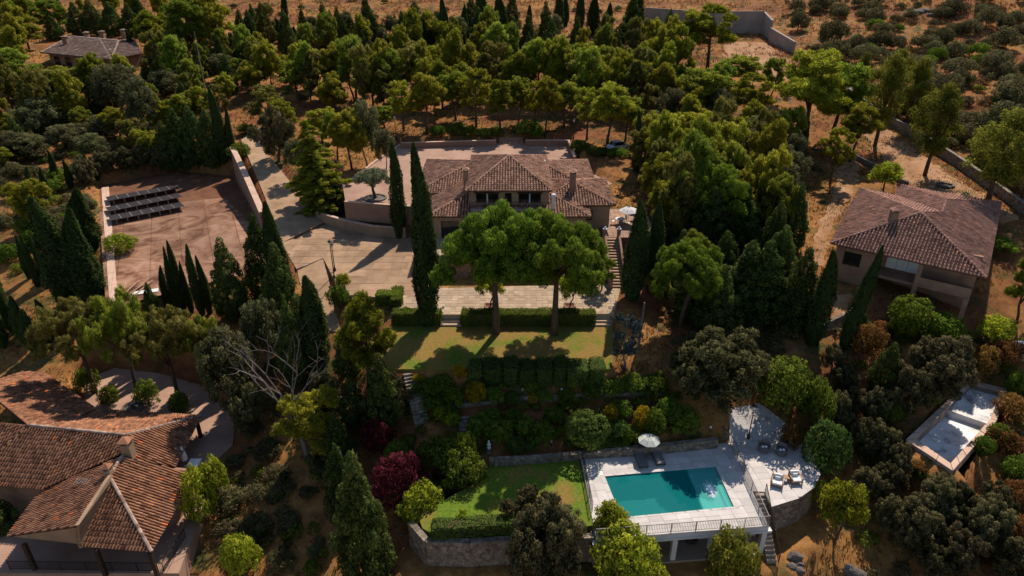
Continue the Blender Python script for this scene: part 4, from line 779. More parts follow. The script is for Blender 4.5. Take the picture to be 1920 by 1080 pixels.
# ------------------------------------------------------------------ solar panels on the tennis court
def ordw(i): return ['first', 'second', 'third', 'fourth', 'fifth', 'sixth', 'seventh', 'eighth', 'ninth', 'tenth', 'eleventh', 'twelfth', 'thirteenth', 'fourteenth', 'fifteenth', 'sixteenth', 'seventeenth', 'eighteenth', 'nineteenth', 'twentieth', 'twenty-first', 'twenty-second', 'twenty-third', 'twenty-fourth', 'twenty-fifth', 'twenty-sixth', 'twenty-seventh', 'twenty-eighth', 'twenty-ninth', 'thirtieth', 'thirty-first', 'thirty-second', 'thirty-third', 'thirty-fourth', 'thirty-fifth', 'thirty-sixth', 'thirty-seventh', 'thirty-eighth', 'thirty-ninth', 'fortieth'][i]
for r_, (p0, p1, lab) in enumerate((((202, 376), (338, 352), 'rear row of seven tilted solar panels on the old tennis court'), ((204, 396), (343, 368), 'middle row of seven tilted solar panels on the old tennis court'), ((207, 413), (347, 386), 'front row of seven tilted solar panels on the old tennis court'))):
    a, b = np.array(at(*p0, 5.78)[:2]), np.array(at(*p1, 5.78)[:2]); L = np.linalg.norm(b - a); u = (b - a) / L; n = np.array((-u[1], u[0])); o = thing('solar_array', (*a, 5.0), lab, 'solar array', 'solar panel rows')
    for k in range(7):
        s0, s1 = L * k / 7 + .02, L * (k + 1) / 7 - .02; q = [a + u * s0, a + u * s1, a + u * s1 + n * 3.0, a + u * s0 + n * 3.0]; z = [5.78, 5.78, 5.5, 5.5]
        f = MB(); f.prism(q, [v_ - .05 for v_ in z], z); fo = f.obj('panel', 'aluminium', o)
        qi = [a + u * (s0 + .04) + n * .04, a + u * (s1 - .04) + n * .04, a + u * (s1 - .04) + n * 2.96, a + u * (s0 + .04) + n * 2.96]; zi = [5.78 - .28 * t / 3.0 for t in (.04, .04, 2.96, 2.96)]
        MB().prism(qi, [v_ + .004 for v_ in zi], [v_ + .012 for v_ in zi]).obj('cells', 'panel_cell', fo)
        mp_ = a + u * (s0 + s1) / 2; MB().beam(mp_ - u * .05 + n * .1, mp_ + u * .05 + n * .1, 0.1, 5.0, 5.7).obj('leg', 'aluminium', o)
# timber and plank on the court
for i, (p, q) in enumerate((((222, 552), (232, 540)), ((228, 560), (236, 530)), ((234, 553), (262, 526)), ((246, 552), (280, 520)), ((252, 556), (286, 524)), ((240, 556), (270, 530)))):
    a, b = at(*p, 5.05), at(*q, 5.05 + 0.06 * i); t_ = tag(MB().tube([(a[0], a[1], 5.12 + .05 * (i % 3)), (b[0], b[1], 5.14 + .05 * (i % 3))], [0.07, 0.06], 6).obj('timber_pole', 'lumber'), 'pale timber pole on the old tennis court, ' + ('leftmost', 'second from the left', 'third from the left', 'third from the right', 'rightmost', 'second from the right')[i], 'timber', 'timber poles on the tennis court')
a = at(272, 548, 5.02); tag(MB().beam((a[0] - 1.2, a[1] - .4), (a[0] + 1.3, a[1] + .5), 0.9, 5.02, 5.1).obj('board', 'white_paint'), 'pale board lying flat by the timber poles', 'board')

# ------------------------------------------------------------------ lamps and furniture
def lamp(name, p, h, label, group=None, twin=False):
    x, y, z = p; o = thing(name, (x, y, z), label, 'street lamp', group)
    MB().lathe((x, y, z), [(0.16, 0), (0.16, 0.25), (0.09, 0.4), (0.06, 0.9), (0.045, h)], 8).obj('post', 'iron', o)
    MB().lathe((x, y, z + h), [(0.06, 0), (0.1, 0.05), (0.2, 0.4), (0.2, 0.42)], 8).obj('lantern', 'white_paint', o); MB().lathe((x, y, z + h + 0.42), [(0.26, 0), (0.2, 0.1), (0.04, 0.22), (0.02, 0.34)], 8).obj('lantern_roof', 'iron', o)
q = at(627, 522, 5.9); lamp('street_lamp', q, 4.2, 'taller iron lantern post at the edge of the plaza', 'plaza lamps'); q = at(628, 508, 5.9); lamp('street_lamp', q, 3.0, 'shorter iron lantern post at the edge of the plaza', 'plaza lamps')
q = at(1403, 822, 0.4); lamp('street_lamp', q, 3.2, 'dark lantern post beside the rounded pool deck')
q = ground(743, 262); lamp('street_lamp', q, 3.6, 'dark lantern post in the grove behind the tall cypresses'); q = ground(1075, 262); lamp('street_lamp', q, 3.0, 'dark lantern post at the corner of the court wall')
def lounger(x, y, ang, label):
    c, s = math.cos(ang), math.sin(ang); o = thing('sun_lounger', (x, y, 0.012), label, 'sun lounger', 'sun loungers by the pool'); T = lambda a, b, z: (x + (a * c - b * s) * 1.18, y + (a * s + b * c) * 1.18, z)
    def bx(nm, a0, a1, b0, b1, z, mat, th=.08): MB().prism([T(a0, b0, 0)[:2], T(a1, b0, 0)[:2], T(a1, b1, 0)[:2], T(a0, b1, 0)[:2]], [z[0] - th, z[0] - th, z[1] - th, z[1] - th], [z[0], z[0], z[1], z[1]]).obj(nm, mat, o)
    bx('frame', -.36, .36, -1.0, 1.0, (.28, .28), 'iron', .06); bx('mattress', -.34, .34, -.98, .28, (.38, .38), 'grey_rattan', .095); bx('backrest', -.34, .34, .29, .98, (.38, .75), 'grey_rattan', .09)
    for a in (-.3, .3):
        for b in (-.9, .85): MB().box(*(sum(([T(a, b, 0)[i] - .03, T(a, b, 0)[i] + .03] for i in (0, 1)), [])), 0.012, .225).obj('leg', 'iron', o)
def L0(px, py, z=0.0): return at(px, py, z)
a = L0(1200, 862); lounger(a[0], a[1], 0.12, 'dark grey sun lounger nearer the lawn, beside the parasol'); a = L0(1234, 858); lounger(a[0] - .1, a[1], 0.12, 'dark grey sun lounger nearer the rounded deck, beside the parasol')
def umbrella(x, y, z, r, h, mat, label, tilt=0):
    o = thing('parasol', (x, y, z), label, 'parasol'); MB().lathe((x, y, z), [(0.3, 0), (0.3, .07), (.05, .1), (.03, .3), (.03, h)], 10).obj('pole', 'aluminium', o)
    n = 8; V = [(x, y, z + h + .1)] + [(x + r * .55 * math.cos(2 * math.pi * (k + .5) / n), y + r * .55 * math.sin(2 * math.pi * (k + .5) / n), z + h - .12) for k in range(n)] + [(x + r * math.cos(2 * math.pi * (k + .5) / n), y + r * math.sin(2 * math.pi * (k + .5) / n), z + h - .42) for k in range(n)]
    F = []
    for k in range(n): MB().add([V[0], V[1 + k], V[1 + (k + 1) % n], V[1 + n + k], V[1 + n + (k + 1) % n]], [(0, 1, 2), (1, 3, 4, 2)]).obj('canopy_panel', mat, o); MB().tube([V[0], V[1 + k], V[1 + n + k]], .015, 4).obj('rib', 'aluminium', o)
    MB().lathe((x, y, z + h + .08), [(0.06, 0), (.05, .1), (.01, .14)], 6).obj('finial', 'aluminium', o)
a = L0(1216, 862); umbrella(a[0], a[1] + 0.6, 0.012, 1.0, 2.1, 'umbrella_cloth', 'pale green octagonal parasol over the two loungers by the pool')
umbrella(14.7, 80.9, 9.03, 1.25, 2.1, 'white_paint', 'white open parasol on the side patio of the villa')
def tub_chair(x, y, ang, label):
    o = thing('tub_chair', (x, y, 0.012), label, 'chair', 'round rattan chairs'); n = 14; V, F = [], []
    MB().lathe((x, y, .012), [(.3, 0), (.42, .1), (.48, .38), (.46, .4)], 14).obj('seat_base', 'grey_rattan', o); MB().lathe((x, y, .41), [(.42, 0), (.44, .08), (.36, .12)], 14).obj('cushion', 'grey_rattan', o)
    m = MB(); pts = [(x + .52 * math.cos(ang + t), y + .52 * math.sin(ang + t)) for t in np.linspace(-1.9, 1.9, 13)]
    for p, q, t in zip(pts[:-1], pts[1:], np.linspace(-1.75, 1.75, 12)): m.beam(p, q, .08, .2, .62 + .35 * math.cos(t / 1.3))
    m.obj('backrest', 'grey_rattan', o)
    for k in (-1, 1): MB().lathe((x + .14 * k, y - .05, .53), [(.1, 0), (.12, .06), (.07, .12)], 8).obj('pillow', 'cushion', o)
a = L0(1431, 846); tub_chair(a[0], a[1], 1.4, 'round grey rattan chair on the rounded deck, nearer the lantern post'); a = L0(1464, 852); tub_chair(a[0], a[1], 1.6, 'round grey rattan chair on the rounded deck, nearer the round bush')
def armchair(x, y, ang, label):
    c, s = math.cos(ang), math.sin(ang); o = thing('armchair', (x, y, 0.012), label, 'armchair', 'wooden armchairs on the rounded deck'); T = lambda a, b: (x + a * c - b * s, y + a * s + b * c)
    def bx(nm, a0, a1, b0, b1, z0, z1, mat): MB().prism([T(a0, b0), T(a1, b0), T(a1, b1), T(a0, b1)], z0, z1).obj(nm, mat, o)
    bx('seat_frame', -.42, .42, -.45, .45, .2, .3, 'wood'); bx('seat_cushion', -.38, .38, -.44, .3, .305, .46, 'cushion'); bx('back_cushion', -.38, .38, .3, .42, .47, .85, 'cushion'); bx('backrest', -.44, .44, .43, .5, .3, .82, 'wood')
    for q in (-1, 1): bx('armrest', q * .44 - .05, q * .44 + .05, -.46, .42, .55, .6, 'wood'); [bx('leg', q * .44 - .045, q * .44 + .045, b - .045, b + .045, .012, .55, 'wood') for b in (-.4, .37)]
    bx('pillow', -.2, .2, .12, .29, .465, .72, 'cushion')
a = L0(1456, 908); armchair(a[0], a[1], -0.35, 'wooden armchair with white cushions turned towards the pool stairs'); a = L0(1490, 902); armchair(a[0], a[1], 0.05, 'wooden armchair with white cushions nearer the rounded wall')
def side_table(x, y, z, label, r=.25, h=.42, mat='wood'):
    o = thing('side_table', (x, y, z), label, 'table'); MB().lathe((x, y, z + h - .04), [(r, 0), (r, .04)], 12).obj('table_top', mat, o)
    for k in range(3): MB().tube([(x + r * .7 * math.cos(k * 2.1), y + r * .7 * math.sin(k * 2.1), z), (x + r * .5 * math.cos(k * 2.1), y + r * .5 * math.sin(k * 2.1), z + h - .04)], .02, 5).obj('leg', mat, o)
a = L0(1473, 903); side_table(a[0], a[1] + .15, .012, 'small wooden table between the two white cushioned armchairs'); a = L0(1216, 858); side_table(a[0], a[1] - .3, .012, 'small round table between the two sun loungers', .2, .35, 'grey_rattan')
side_table(13.6, 80.6, 9.03, 'white round table beside the patio parasol', .6, .74, 'white_paint')
def simple_chair(x, y, z, ang, label, mat='grey_rattan', group=None):
    c, s = math.cos(ang), math.sin(ang); o = thing('patio_chair', (x, y, z), label, 'chair', group); T = lambda a, b: (x + a * c - b * s, y + a * s + b * c)
    bx = lambda nm, a0, a1, b0, b1, z0, z1: MB().prism([T(a0, b0), T(a1, b0), T(a1, b1), T(a0, b1)], z + z0, z + z1).obj(nm, mat, o)
    bx('seat', -.24, .24, -.24, .24, .4, .46); bx('backrest', -.24, .24, .2, .25, .465, .92)
    for a in (-.21, .21):
        for b in (-.21, .17): bx('leg', a - .02, a + .02, b - .02, b + .02, 0, .4)
simple_chair(12.8, 80.5, 9.03, 1.4, 'white patio chair by the round table, villa side', 'white_paint', 'patio chairs'); simple_chair(13.6, 79.8, 9.03, 3.1, 'grey patio chair in front of the round patio table', 'grey_rattan', 'patio chairs'); simple_chair(14.3, 81.3, 9.03, -1.2, 'white patio chair under the patio parasol', 'white_paint', 'patio chairs')
q = at(1409, 1012, -2.9); simple_chair(q[0], q[1] + .3, -2.92, .4, 'white chair between the last columns of the pool loggia', 'white_paint')
q = at(1296, 1018, -2.9); o = tag(MB().lathe((q[0], q[1] + .4, -2.92), [(.5, 0), (.62, .12), (.66, .35), (.5, .5), (.42, .42), (.1, .3)], 16).obj('round_pouf', 'iron', smooth=True), 'dark round seat inside the pool loggia', 'seat')
# white folded parasol and table beside the near porch
q = at(350, 876, -1.6)
t_ = thing('folded_parasol', q, 'white folded parasol beside the near house', 'parasol'); MB().lathe(q, [(.25, 0), (.25, .08), (.04, .1), (.03, 1.0)], 8).obj('pole', 'aluminium', t_); MB().lathe((q[0], q[1], q[2] + .9), [(.28, 0), (.3, .3), (.22, .9), (.04, 1.5)], 8).obj('canopy', 'cushion', t_)
t_ = thing('garden_table', (q[0] + .9, q[1] - .2, q[2]), 'white square table beside the folded parasol', 'table'); x, y = q[0] + .9, q[1] - .2; MB().box(x - .5, x + .5, y - .5, y + .5, -.9, -.85).obj('table_top', 'cushion', t_)
for a in (-.4, .4):
    for b in (-.4, .4): MB().box(x + a - .03, x + a + .03, y + b - .03, y + b + .03, -1.6, -.9).obj('leg', 'aluminium', t_)
x, y, z = at(250, 768, -1.6); t_ = thing('fountain', (x, y, z), 'low dark round stone fountain in the gravel yard', 'fountain'); MB().lathe((x, y, z), [(1.0, 0), (1.05, .4), (.85, .4), (.8, .15), (.2, .15)], 10).obj('basin', 'rock', t_); MB().lathe((x, y, z + .15), [(.2, 0), (.14, .5), (.35, .65), (.3, .7), (.05, .72)], 10).obj('pedestal', 'grey_bark', t_)
# white garden globes and uplighters that dot the planted slope
for i, (px, py, lab) in enumerate(((1053, 740, 'small white garden light on the path above the hedge'), (980, 742, 'small white garden light by the hedge foot'), (1034, 838, 'small white garden light above the low stone wall'), (1172, 825, 'small white garden light left of the pool parasol'), (1236, 819, 'small white garden light right of the pool parasol'), (1331, 811, 'small white garden light near the oak steps'), (795, 1012, 'small garden light at the corner of the lawn wall'), (1110, 612, 'small white light at the end of the terrace hedge'))):
    x, y, z = ground(px, py); o = thing('garden_light', (x, y, z), lab, 'garden light', 'garden lights'); MB().lathe((x, y, z), [(.03, 0), (.03, .45)], 6).obj('stake', 'iron', o); MB().lathe((x, y, z + .45), [(.05, 0), (.11, .08), (.11, .16), (.04, .24)], 8).obj('globe', 'cushion', o)
x, y, z = ground(917, 852); o = thing('garden_statue', (x, y, z + .5), 'small white stone statue on the wall beside the pampas grass', 'statue'); MB().box(x - .2, x + .2, y - .2, y + .2, z, z + .5).obj('plinth', 'stone', o); MB().lathe((x, y, z + .5), [(.14, 0), (.19, .15), (.12, .3), (.2, .5), (.08, .68), (.12, .8), (.03, .95)], 10).obj('figure', 'cushion', o)
# planters with young trees on the terrace
PLANTERS = []
for px, lab in ((919, 'brick planter on the terrace, nearer the tall cypress'), (1068, 'brick planter on the terrace, nearer the long stairs')):
    x, y, z = at(px, 579, 5.93); o = thing('planter', (x, y, z), lab, 'planter', 'terrace planters'); m = MB()
    for p, q in (((-.55, -.5), (.55, -.5)), ((-.55, .5), (.55, .5)), ((-.55, -.38), (-.55, .38)), ((.55, -.38), (.55, .38))): m.beam((x + p[0], y + p[1]), (x + q[0], y + q[1]), .2, z, z + .45)
    m.obj('planter_wall', 'brick_wall', o); MB().box(x - .45, x + .45, y - .4, y + .4, z, z + .35).obj('soil', 'red_soil', o); PLANTERS.append((x, y, z + .35))
x, y, z = at(1906, 668, 3.0); x, y, z = ground(1906, 672); t_ = thing('well_hut', (x, y, z), 'small white topped block standing on the dry ground far right', 'block'); MB().box(x - .6, x + .6, y - .5, y + .5, z - .3, z + 1.5).obj('body', 'grey_concrete', t_); MB().box(x - .7, x + .7, y - .6, y + .6, z + 1.5, z + 1.62).obj('cover_slab', 'white_paint', t_)
def rock(px, py, r, label, group):
    x, y, z = ground(px, py); n = RNG.normal(size=(60, 3)); n /= np.linalg.norm(n, axis=1)[:, None]; import bmesh; bm = bmesh.new(); bmesh.ops.create_icosphere(bm, subdivisions=2, radius=1)
    for v_ in bm.verts: v_.co *= 0.75 + 0.35 * R.random(); v_.co.z *= 0.6
    V = [(x + v_.co.x * r, y + v_.co.y * r * .8, z + v_.co.z * r) for v_ in bm.verts]; F = [tuple(q.index for q in f.verts) for f in bm.faces]; bm.free(); tag(obj('rock', V, F, 'rock'), label, 'rock', group)
for p, r, lb in (((1490, 1045), .7, 'largest grey rock below the pool stairs, topmost of the heap'), ((1498, 1058), .5, 'grey rock below the pool stairs, right side of the heap'), ((1484, 1062), .45, 'smallest grey rock below the pool stairs, left side of the heap'), ((1498, 1072), .5, 'lowest grey rock of the heap below the pool stairs'), ((1596, 1072), .8, 'big grey rock at the bottom edge right of the pool'), ((1612, 1078), .6, 'smaller grey rock beside the big one at the bottom edge')): rock(*p, r, lb, 'rocks below the pool')
for p, r, lb in (((1722, 25), 2.0, 'largest boulder on the scrub hillside'), ((1735, 22), 1.6, 'boulder just right of the largest on the scrub hillside'), ((1708, 30), 1.5, 'leftmost boulder on the scrub hillside'), ((1745, 30), 1.2, 'rightmost small boulder on the scrub hillside')): rock(*p, r, lb, 'boulders on the scrub hillside')
# ring of stones on the clearing, mast, and the car under the trees
x, y, z = ground(1772, 350); o = thing('stone_ring', (x, y, z), 'dark round stone ring on the dry clearing above the right-hand roof', 'stone ring')
for k in range(12): a = k * 6.283 / 12; q = (x + 1.0 * math.cos(a), y + 1.0 * math.sin(a)); MB().beam((q[0] - .22 * math.sin(a), q[1] + .22 * math.cos(a)), (q[0] + .22 * math.sin(a), q[1] - .22 * math.cos(a)), .3, z - .1, z + .32 + R.uniform(-.05, .05)).obj('stone', 'rock', o)
MB().lathe((x, y, z), [(.85, .02), (.8, .1), (.2, .12)], 12).obj('ash_bed', 'dark_interior', o)
x, y, z = ground(397, 230); d = ray(364, 58); t = y / d[1]; o = thing('tall_mast', (x, y, z), 'thin tall grey mast rising above the upper left woodland', 'mast'); MB().tube([(x, y, z - .3), ((x + d[0] * t) / 2, y, (z + ZC + d[2] * t) / 2), (d[0] * t, y, ZC + d[2] * t)], [.11, .08, .04], 6).obj('pole', 'grey_iron', o); MB().box(x - .35, x + .35, y - .35, y + .35, z - .2, z + .15).obj('footing', 'grey_concrete', o)
x, y, z = ground(1160, 280); o = thing('parked_car', (x, y, z), 'small pale grey car parked under the trees behind the villa', 'car'); ca, sa = math.cos(.5), math.sin(.5)
def carp(nm, prof, w0, w1, mat):
    V = []; n = len(prof)
    for sgn in (-1, 1):
        for a, h in prof: ww = w0 + (w1 - w0) * max(0, (h - .8) / .7); V.append((x + a * ca - sgn * ww * sa, y + a * sa + sgn * ww * ca, z + h))
    return obj(nm, V, [tuple(range(n)), tuple(range(n, 2 * n))[::-1]] + [(i, i + n, (i + 1) % n + n, (i + 1) % n) for i in range(n)], mat, o)
carp('body', [(-1.9, .3), (1.9, .3), (1.95, .62), (1.1, .82), (.85, .86), (-1.5, .9), (-1.92, .75)], .8, .8, 'car_paint'); carp('cabin', [(.8, .865), (.25, 1.38), (-1.05, 1.4), (-1.5, .905)], .78, .62, 'glass'); carp('car_roof', [(.22, 1.385), (.18, 1.44), (-1.0, 1.45), (-1.05, 1.405)], .64, .6, 'car_paint')
for a in (-1.2, 1.2):
    for sgn in (-1, 1):
        q = np.array((x + a * ca - sgn * .74 * sa, y + a * sa + sgn * .74 * ca, z + .3)); e = np.array((-sgn * sa, sgn * ca, 0)) * .12; wh = MB().tube([q - e, q + e], .31, 12).obj('wheel', 'iron', o); MB().tube([q + e * 1.0, q + e * 1.12], .18, 10).obj('rim', 'aluminium', wh)
for sgn in (-1, 1): q = np.array((x + 1.93 * ca - sgn * .55 * sa, y + 1.93 * sa + sgn * .55 * ca, z + .58)); MB().lathe(q, [(.12, -.05), (.13, 0), (.1, .05)], 8).obj('headlight', 'cushion', o)

# ------------------------------------------------------------------ vegetation: a few grown forms of each kind, then every plant its own copy
def unit(v): return v / (np.linalg.norm(v, axis=-1, keepdims=True) + 1e-9)
def leaf_tris(P, N, size, jit, along=None, asp=0.55):
    n = len(P); nn = unit(N + RNG.normal(size=(n, 3)) * jit)
    t = along + RNG.normal(size=(n, 3)) * 0.35 if along is not None else RNG.normal(size=(n, 3)); t = unit(t - nn * (t * nn).sum(1, keepdims=True)); b = np.cross(nn, t)
    s = (size * RNG.uniform(0.6, 1.35, n))[:, None]
    V = np.stack([P + t * s, P - 0.6 * t * s + asp * b * s, P - 0.6 * t * s - asp * b * s], 1).reshape(-1, 3)
    sm = unit(0.6 * unit(N) + 0.4 * nn); return V, np.repeat(sm, 3, 0)
def crown_mesh(name, puffs, dens, size, mat, jit=0.55, under=-0.55, shell=0.35, cull=0.72, asp=0.55, along=None, squash=1.0):
    """leaves on the shells of many small puffs; leaves buried deep inside a neighbouring puff are left out"""
    C = np.array([p[0] for p in puffs], dtype=float); r = np.array([p[1] for p in puffs]); sq = np.array([p[2] if len(p) > 2 else squash for p in puffs])
    Ps, Ns, Ts = [], [], []; tone = RNG.normal(0, 0.14, len(puffs))
    for i in range(len(C)):
        n = int(dens * r[i] ** 2 * 12.6); d = unit(RNG.normal(size=(n, 3))); d = d[d[:, 2] > under - 0.4 * RNG.random(len(d))]; n = len(d)
        rad = r[i] * (1 - shell * RNG.random(n) ** 1.6) ; sc = np.array((1, 1, sq[i])); p = C[i] + d * rad[:, None] * sc
        D = np.linalg.norm((p[:, None] - C[None]) / np.stack([np.ones_like(sq), np.ones_like(sq), sq], 1)[None], axis=2) / r[None]; D[:, i] = 9
        k = D.min(1) > cull; Ps.append(p[k]); Ns.append((d / sc)[k]); Ts.append(np.clip(0.5 + tone[i] + RNG.normal(0, 0.2, k.sum()), 0, 1))
    P, N, T = np.concatenate(Ps), np.concatenate(Ns), np.concatenate(Ts)
    V, sm = leaf_tris(P, N, size, jit, unit(N) + np.array((0, 0, .5)) if isinstance(along, str) else along, asp)
    return mesh_data(name, V, np.arange(len(V)).reshape(-1, 3), mat, np.repeat(T, 3), normals=sm)
def trunk_mesh(name, tubes, mat, n=6):
    m = MB()
    for pts, rad in tubes: m.tube(pts, rad, n)
    return mesh_data(name, m.V, m.F, mat, smooth=True)
def limbs(base_z, cz, spread, count, r0, top, lean=0.0, bend=0.3):
    """trunk that leans a little, with limbs that fork into the crown"""
    lx, ly = RNG.normal(0, bend, 2); tr = [(0, 0, -0.5), (lx * .3, ly * .3, base_z * .5), (lx, ly, base_z), (lx * 1.2, ly * 1.2, cz), (lx, ly, top)]; out = [(tr, [r0 * 1.2, r0, r0 * .8, r0 * .5, r0 * .12])]
    for k in range(count):
        a = 2 * math.pi * k / count + RNG.uniform(-.4, .4); z0 = base_z + (cz - base_z) * RNG.uniform(0, .7); L = spread * RNG.uniform(.6, 1)
        out.append(([(lx, ly, z0), (lx + L * .45 * math.cos(a), ly + L * .45 * math.sin(a), z0 + (cz - z0) * .55 + .3), (lx + L * math.cos(a), ly + L * math.sin(a), cz + RNG.uniform(-.1, .3) * (top - cz))], [r0 * .5, r0 * .32, r0 * .1]))
    return out
FORMS = {}       # kind -> list of (trunk mesh or None, crown mesh, native radius, native height)
def reg(kind, tr, cr, R0, H0): FORMS.setdefault(kind, []).append((tr, cr, R0, H0))
def dome_puffs(n, R0, z0, z1, pr, sq=0.85, lob=0.25, inner=0.2, low=-0.35, power=1.0):
    """puffs spread over an uneven ellipsoid"""
    out = []; ph = RNG.uniform(0, 6.28, 4); cz = (z0 + z1) / 2; hz = (z1 - z0) / 2
    g = math.pi * (3 - math.sqrt(5))
    for k in range(n):
        z = 1 - (k + .5) / n * (1 - low); a = g * k + RNG.uniform(-.25, .25); rr = math.sqrt(max(0, 1 - z * z)) ** power
        lo = 1 + lob * (math.sin(2 * a + ph[0]) * .5 + math.sin(3 * a + ph[1] + 2 * z) * .5) + RNG.normal(0, .07)
        f = (1 if RNG.random() > inner else RNG.uniform(.35, .7)); rp = pr * RNG.uniform(.7, 1.25)
        out.append(((rr * math.cos(a) * (R0 - rp * .7) * lo * f, rr * math.sin(a) * (R0 - rp * .7) * lo * f, cz + z * (hz - rp * .6) * (1 + .3 * (lo - 1)) * f), rp, sq))
    return out
def lobed(nl, R0, z0, z1, lr, low=-.7, k=9):
    """an uneven crown of separate lobes, each a cluster of small puffs, with gaps between"""
    out = []
    for c, r, q in dome_puffs(nl, R0, z0, z1, lr, 1, .35, .2, low):
        out.append((c, r * .72, .95)); g = 2.4
        for j in range(k):
            z = 1 - (j + .5) / k * 1.5; a = g * j + RNG.uniform(-.4, .4); w_ = math.sqrt(max(0, 1 - z * z)); e = r * RNG.uniform(.62, .95); rp = r * RNG.uniform(.3, .46)
            out.append(((c[0] + w_ * math.cos(a) * e, c[1] + w_ * math.sin(a) * e, c[2] + z * e * .95), rp, .95))
    return out
for i in range(5):    # Aleppo-like pines
    reg('pine', trunk_mesh('trunk', limbs(2.6, 5.2, 2.2, 5, .2, 8.0), 'bark'), crown_mesh('crown', lobed(14, 2.9, 1.2, 9.4, (1.2, 1.05, 1.3, .95, 1.1)[i]), 62, .19, ('leaf_pine', 'leaf_pine_fresh', 'leaf_pine', 'leaf_pine_dull', 'leaf_pine')[i], 1.1, -.9, .75, .5, .26, 'out'), 3.1, 9.0)
for i in range(3):    # taller ones on a bare trunk
    reg('tall_pine', trunk_mesh('trunk', limbs(4.2, 7.4, 2.0, 5, .2, 10.3), 'bark'), crown_mesh('crown', lobed(14, 2.9, 3.0, 12.0, (1.15, 1.0, 1.25)[i]), 58, .2, ('leaf_pine_fresh', 'leaf_pine', 'leaf_pine')[i], 1.1, -.9, .75, .5, .26, 'out'), 3.0, 11.5)
for i in range(3):    # stone pines: broad domes of close puffs
    reg('stone_pine', trunk_mesh('trunk', limbs(5.2, 8.0, 4.2, 8, .38, 10.2, bend=.45), 'bark', 8), crown_mesh('crown', lobed(26, 5.7, 4.6, 12.0, 1.55, -.55, 11), 72, .17, 'leaf_stone_pine', .9, -.6, .5, .62, .3, 'out'), 5.6, 12.0)
for i in range(2):
    reg('open_stone_pine', trunk_mesh('trunk', limbs(4.6, 7.6, 4.2, 8, .34, 10.0, bend=.5), 'bark', 8), crown_mesh('crown', lobed(22, 5.7, 4.6, 12.0, 1.4, -.45, 9), 54, .18, ('leaf_pine_dull', 'leaf_pine_fresh')[i], 1.1, -.8, .75, .5, .28, 'out'), 5.7, 12.0)
for i in range(4):    # Italian cypress
    n = 15000; H = 15.0; z = RNG.random(n) * H; a = RNG.uniform(0, 6.283, n); t = z / H; ph = RNG.uniform(0, 6.28, 3)
    prof = np.minimum(1, .42 + 2.2 * t) * (1 - t ** 2.3) ** .8 + 0.03
    lump = 1 + .10 * np.sin(a * 5 + z * .7 + ph[0]) + .09 * np.sin(a * 3 - z * 1.3 + ph[1]) + .06 * np.sin(a * 9 + z * 2.3 + ph[2]) + RNG.normal(0, .09, n)
    rr = 1.0 * prof * lump * np.where(RNG.random(n) < .3, .6, 1.0); P = np.stack([rr * np.cos(a) + .25 * np.sin(z * .35 + ph[0]) * t, rr * np.sin(a) + .25 * np.sin(z * .3 + ph[1]) * t, z], 1); N = np.stack([np.cos(a), np.sin(a), .25 + 0 * a], 1)
    V, sm = leaf_tris(P, N, .19, .7, np.array((0, 0, 1.0)) + N * .35, .34)
    reg('cypress', trunk_mesh('trunk', [([(0, 0, -.5), (0, 0, 7), (0, 0, 13)], [.2, .12, .03])], 'bark'), mesh_data('crown', V, np.arange(len(V)).reshape(-1, 3), 'leaf_cypress', np.repeat(np.clip(.5 + RNG.normal(0, .22, n), 0, 1), 3), normals=sm), 1.0, H)
for i in range(3):    # dark broad conifer
    pf = []
    for k in range(95):
        t = (k + .5) / 95; z = .5 + 8.8 * t; a = 2.4 * k; q = (1 - t ** 1.6) ** .8 * (0.6 + .4 * min(1, t * 5)); pr = .72 * (1 - .4 * t) * RNG.uniform(.6, 1.25); pf.append((((2.9 * q - pr * .4) * math.cos(a) * (f_ := RNG.uniform(.6, 1.15)), (2.9 * q - pr * .4) * math.sin(a) * f_, z + RNG.uniform(-.4, .4)), pr, 1.2))
    reg('conifer', trunk_mesh('trunk', limbs(1.0, 4, 1.2, 3, .2, 9), 'bark'), crown_mesh('crown', pf, 52, .15, 'leaf_conifer', .9, -.8, .5), 3.0, 10.0)
for i in range(2):    # layered cedars
    for mt, kd in (('leaf_cedar', 'cedar'),):
        pf = []; tb = [([(0, 0, -.5), (0.1, 0, 6), (0, 0, 12)], [.3, .17, .03])]
        for k in range(15):
            t = k / 14; z = 1.0 + 10.7 * t; q = 4.0 * (1 - t) ** .6 * (.75 + .25 * min(1, t * 5)) + .3; nb = max(3, int(7 * (1 - t)) + 2)
            for b_ in range(nb):
                a = 6.283 * b_ / nb + k * 1.3 + RNG.uniform(-.4, .4); L = q * RNG.uniform(.45, 1.2); tb.append(([(0, 0, z), (L * .9 * math.cos(a), L * .9 * math.sin(a), z + .1)], [.06 * (1.2 - t), .015]))
                for f in (.35, .68, 1.0): pf.append(((L * f * math.cos(a), L * f * math.sin(a), z + .1 - .45 * f * f), .30 + .13 * q * (1.2 - f * .5), .42))
        reg(kd, trunk_mesh('trunk', tb, 'bark', 5), crown_mesh('crown', pf, 55 if kd == 'cedar' else 38, .15, mt, .7, -.9, .6, .55), 4.1, 12.0)
reg('blue_conifer', trunk_mesh('trunk', limbs(1.5, 4, 1.6, 6, .16, 7.5), 'grey_bark', 5), crown_mesh('crown', lobed(11, 2.6, .6, 8.0, .95, -.9, 7), 30, .15, 'leaf_blue', .9, -.9, .8, .4), 2.6, 8.0)
for i in range(4):    # holm oaks
    reg('oak', trunk_mesh('trunk', limbs(1.2, 2.6, 1.6, 5, .2, 3.8), 'bark'), crown_mesh('crown', lobed(12 + i, 2.6, .0, 4.7, (.95, .8, 1.05, .88)[i], -.8, 10), 84, .125, 'leaf_oak', 1.0, -.8, .65, .6, .45), 2.6, 4.6)
